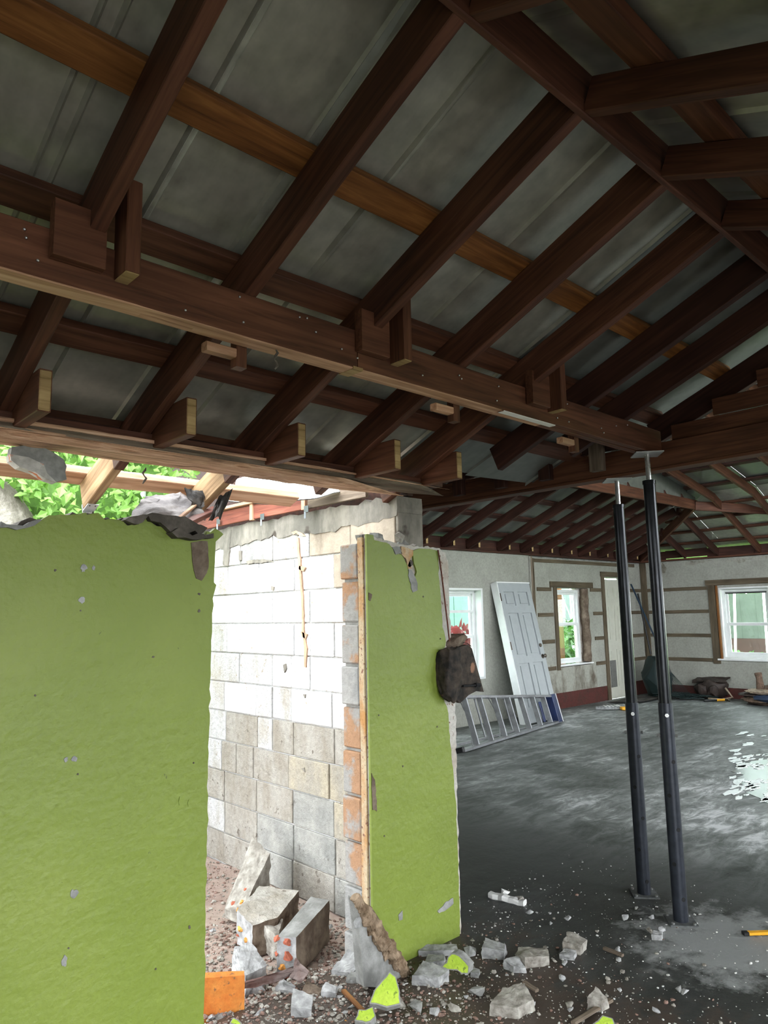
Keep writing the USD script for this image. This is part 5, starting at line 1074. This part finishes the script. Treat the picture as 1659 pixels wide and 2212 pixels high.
# ================================================================== OUTSIDE
def leaf_mesh(P, D, N, L, Wd):
    """folded leaves at points P pointing along D, facing N; one island each"""
    n = len(P); S = np.cross(N, D); S /= np.linalg.norm(S, axis=1, keepdims=True); L = L[:, None]; Wd = Wd[:, None]
    b = P; m = P+D*L*.5-N*L*.06; t = P+D*L-N*L*.16; l = P+D*L*.42+S*Wd/2+N*L*.04; r = P+D*L*.42-S*Wd/2+N*L*.04
    V = np.stack([b, l, t, r, m], 1).reshape(-1, 3); i = np.arange(n)[:, None]*5
    F = np.concatenate([i+np.array([[0, 4, 1]]), i+np.array([[1, 4, 2]]), i+np.array([[0, 3, 4]]), i+np.array([[4, 3, 2]])])
    return trimesh.Trimesh(V, F, process=False)
def leaves(n, point, seed, L=(.08, .16), toward=(-.4, -.8, .5), spread=.7):
    r = np.random.default_rng(seed); P = np.array([point(r) for _ in range(n)])
    N = r.normal(0, spread, (n, 3))+np.array(toward); N /= np.linalg.norm(N, axis=1, keepdims=True)
    D = r.normal(0, 1, (n, 3))+[0, 0, -.8]; D -= N*(D*N).sum(1, keepdims=True); D /= np.linalg.norm(D, axis=1, keepdims=True)
    ln = r.uniform(*L, n); return P, D, N, ln, ln*r.uniform(.5, .75, n)
def shrub(name, label, cat, n, point, seed, mt, base, L=(.08, .16), stems=(), single=0, core=None, toward=(-.4, -.8, .5), group=None):
    t = thing(name, label, cat, base, group=group)
    A = leaves(n, point, seed, L, toward)
    k = single
    if k:
        o = np.argsort(np.linalg.norm(A[0]-EYE, axis=1))
        A = [a[o] for a in A]
        for i in range(k): put(t, 'leaf', leaf_mesh(*[a[i:i+1] for a in A]), mt)
    put(t, 'foliage', leaf_mesh(*[a[k:] for a in A]), mt, kind='stuff')
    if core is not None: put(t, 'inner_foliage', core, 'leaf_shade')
    for s in stems: put(t, 'stem', tube(s, .02, 6), 'bark')
    return t
# ivy just behind the broken wall
def p_ivy(r):
    x = r.uniform(.2, 1.9); y = r.uniform(3.75, 4.7); return V3(x, y, 1.78+.24*(y-3.7)+r.normal(0, .06)+.08*math.sin(x*3.1)+.3*max(0, x-1.35))
def bank(x0, x1, y0, y1, z0, f, seed):
    m = heightfield(x0, x1, y0, y1, 24, 14, lambda X, Y: f(X, Y)+.15*(meshkit.fbm(np.stack([X*2, Y*2, 0*X], -1), 3, seed)-.5)); return m
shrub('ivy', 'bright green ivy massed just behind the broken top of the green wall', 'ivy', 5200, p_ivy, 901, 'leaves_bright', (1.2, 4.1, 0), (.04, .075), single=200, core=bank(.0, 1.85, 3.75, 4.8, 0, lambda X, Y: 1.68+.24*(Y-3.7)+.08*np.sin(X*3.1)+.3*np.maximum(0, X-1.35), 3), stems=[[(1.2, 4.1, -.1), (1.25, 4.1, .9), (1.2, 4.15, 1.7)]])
def hy(x, z): return 6.2-.5*x+.22*np.sin(x*3.3+z*2.7)+.15*np.sin(z*6.1+x)
def p_hedge(r):
    x = r.uniform(-.9, 2.55); z = r.uniform(1.3, 3.9) if r.random() < .8 else r.uniform(-.1, 1.3); x = min(x, 2.0) if z < 1.75 else x; return V3(x, hy(x, z)-.1+r.normal(0, .1), z)
hx = heightfield(-1., 2.5, -.15, 4.0, 40, 50, lambda X, Z: hy(X, Z)+.12); hx.vertices = hx.vertices[:, [0, 2, 1]]
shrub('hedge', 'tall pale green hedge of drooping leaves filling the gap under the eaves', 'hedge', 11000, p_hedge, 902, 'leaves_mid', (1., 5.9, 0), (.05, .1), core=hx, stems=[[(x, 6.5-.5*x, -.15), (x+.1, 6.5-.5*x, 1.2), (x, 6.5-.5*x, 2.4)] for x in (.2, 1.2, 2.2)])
tk = thing('tree', 'thick grey leaning tree trunk among the leaves at the left edge', 'tree', at(-20, 1130, Y=5.4)*[1, 1, 0])
tp0 = [at(30, 1240, Y=5.2)*[1, 1, 0]+[0, 0, -.1], at(5, 1150, Y=5.2), at(-30, 1095, Y=5.2), at(-75, 1050, Y=5.2), at(-160, 980, Y=5.25), at(-260, 900, Y=5.3)]
tkm = tube(tp0, [.42, .25, .21, .19, .18, .16], 16); put(tk, 'trunk', tkm, 'bark', smooth=50)
put(None, 'vent_pipe', tube([at(309, 1100, Y=5.2)*[1, 1, 0], at(309, 1100, Y=5.2), at(309, 1046, Y=5.2)], .022, 10), 'pipe_white', label='thin white pipe standing among the leaves behind the green wall', cat='pipe')
# outside the left wall windows
fb = thing('panel_fence', 'pale teal panel fence seen through the window beside the leaning door', 'fence', (11, 10.2, 0))
for k in range(8): put(fb, 'panel', bx(8.5+k*1.0, 9.485+k*1.0, 10.2, 10.24, -.15, 1.95, .004), 'wall_teal')
def ball(c, rad, r):
    d = r.normal(0, 1, 3); d /= np.linalg.norm(d); return np.array(c)+d*np.array(rad)*r.uniform(.75, 1.05)
shrub('croton', 'red-leaved shrub behind the lower sash of the window beside the leaning door', 'shrub', 700, lambda r: ball((9.35, 8.3, .75), (.75, .35, .6), r), 911, 'leaves_red', (9.35, 8.3, -.15), (.12, .26), stems=[[(9.35, 8.3, -.15), (9.35, 8.3, .7)]], toward=(-.4, -.9, .3))
shrub('bush', 'yellow-green bush rising above the teal fence', 'bush', 900, lambda r: ball((11.6, 11.4, 2.2), (1.1, .6, .9), r), 912, 'leaves_far', (11.6, 11.4, -.15), (.15, .3), stems=[[(11.6, 11.4, -.15), (11.6, 11.4, 2)]])
shrub('bush', 'pale leafy bush low outside the mouldy window', 'bush', 800, lambda r: ball((13.6, 9.1, .7), (.7, .5, .8), r), 913, 'leaves_far', (13.6, 9.1, -.15), (.12, .22), stems=[[(13.6, 9.1, -.15), (13.6, 9.1, .6)]])
shrub('tree_row', 'dense green foliage rising behind the teal fence and the greenhouse frame', 'tree', 5200, lambda r: V3(r.uniform(9, 21), 13.4+r.normal(0, .4)+.6*math.sin(r.uniform(0, 6)), 1.2+4.6*r.random()), 931, 'leaves_far', (16, 13.4, -.15), (.25, .5), stems=[[(x, 13.6, -.15), (x, 13.6, 3)] for x in (10, 13, 16, 19, 22)], core=slab(sbox(9, .5, 21.5, 5.4), 13.9, 14.0))
gf = thing('greenhouse_frame', 'white tube frame standing outside the mouldy window', 'frame', (15.0, 10, 0))
for x in (14.2, 14.75, 15.3): put(gf, 'post', tube([(x, 9.8, -.15), (x, 9.8, 2.3)], .025, 8), 'pipe_white')
for z in (1.35, 2.25): put(gf, 'rail', tube([(14.2, 9.8, z), (15.3, 9.8, z)], .02, 8), 'pipe_white')
put(gf, 'brace', tube([(14.75, 9.8, 2.25), (15.4, 9.8, 1.2)], .02, 8), 'pipe_white'); put(gf, 'cladding', bx(14.3, 16.5, 10.0, 10.03, -.15, 2.4, 0), 'pane_grey')
add_board(None, 'timber_post', (12.45, 8.3, -.15), (12.45, 8.3, 2.3), .16, .16, 'wood_gold', upv=(1, 0, 0), label='orange-brown timber post right outside the mouldy window', cat='post')
# outside the back window
gfz = thing('garden_fence', 'grey-green board fence across the garden behind the back window', 'fence', (24, 9, 0))
for k in range(26): put(gfz, 'board', bx(24+.012*(k % 2), 24.03+.012*(k % 2), 3.19+k*.5, 3.71+k*.5, .62, 2.02, .004), 'fence_grey')
put(gfz, 'base', bx(23.98, 24.05, 3.2, 16.2, -.15, .62, 0), 'fence_brown')
shrub('tree_row', 'bright green foliage showing over the garden fence', 'tree', 2600, lambda r: V3(26+r.normal(0, .4), r.uniform(2.5, 13.5), 1.6+2.8*r.random()), 921, 'leaves_far', (26, 9, -.15), (.25, .5), stems=[[(26, y, -.15), (26, y, 2.2)] for y in (4, 7, 10, 13)], toward=(-1, -.3, .4))
shrub('flower_bed', 'low strappy plants along the foot of the garden fence', 'plant', 420, lambda r: V3(22.6+r.normal(0, .2), r.uniform(6, 12), .02+.22*r.random()), 922, 'leaves_far', (22.6, 9, -.15), (.18, .32), toward=(-1, 0, .6))
put(None, 'flower_bed_soil', bx(21.8, 23.95, 3.2, 16.2, -.16, -.13, 0), 'soil', label='strip of bare soil along the garden fence', cat='soil')
sw = thing('swing_frame', 'white tube swing frame standing on the lawn behind the back window', 'frame', (19.5, 7.3, 0))
for p0, p1 in [((19.6, 7.75, -.15), (19.6, 7.6, 2.2)), ((19.9, 7.05, -.15), (19.9, 7.0, 2.2)), ((18.2, 6.25, -.15), (19.7, 5.6, 2.3))]: put(sw, 'post', tube([p0, p1], .035, 10), 'pipe_white')
put(sw, 'top_bar', tube([(19.6, 7.6, 2.2), (19.9, 7.0, 2.2), (19.7, 5.6, 2.3)], .035, 8), 'pipe_white')
put(None, 'lime_bucket', trimesh.creation.revolve([(0, 0), (.2, 0), (.26, .42), (.24, .42), (.19, .03), (0, .03)], sections=20).apply_translation((17.5, 5.85, -.15)), 'bucket_lime', label='lime green tub on the lawn behind the back window', cat='tub', smooth=40)
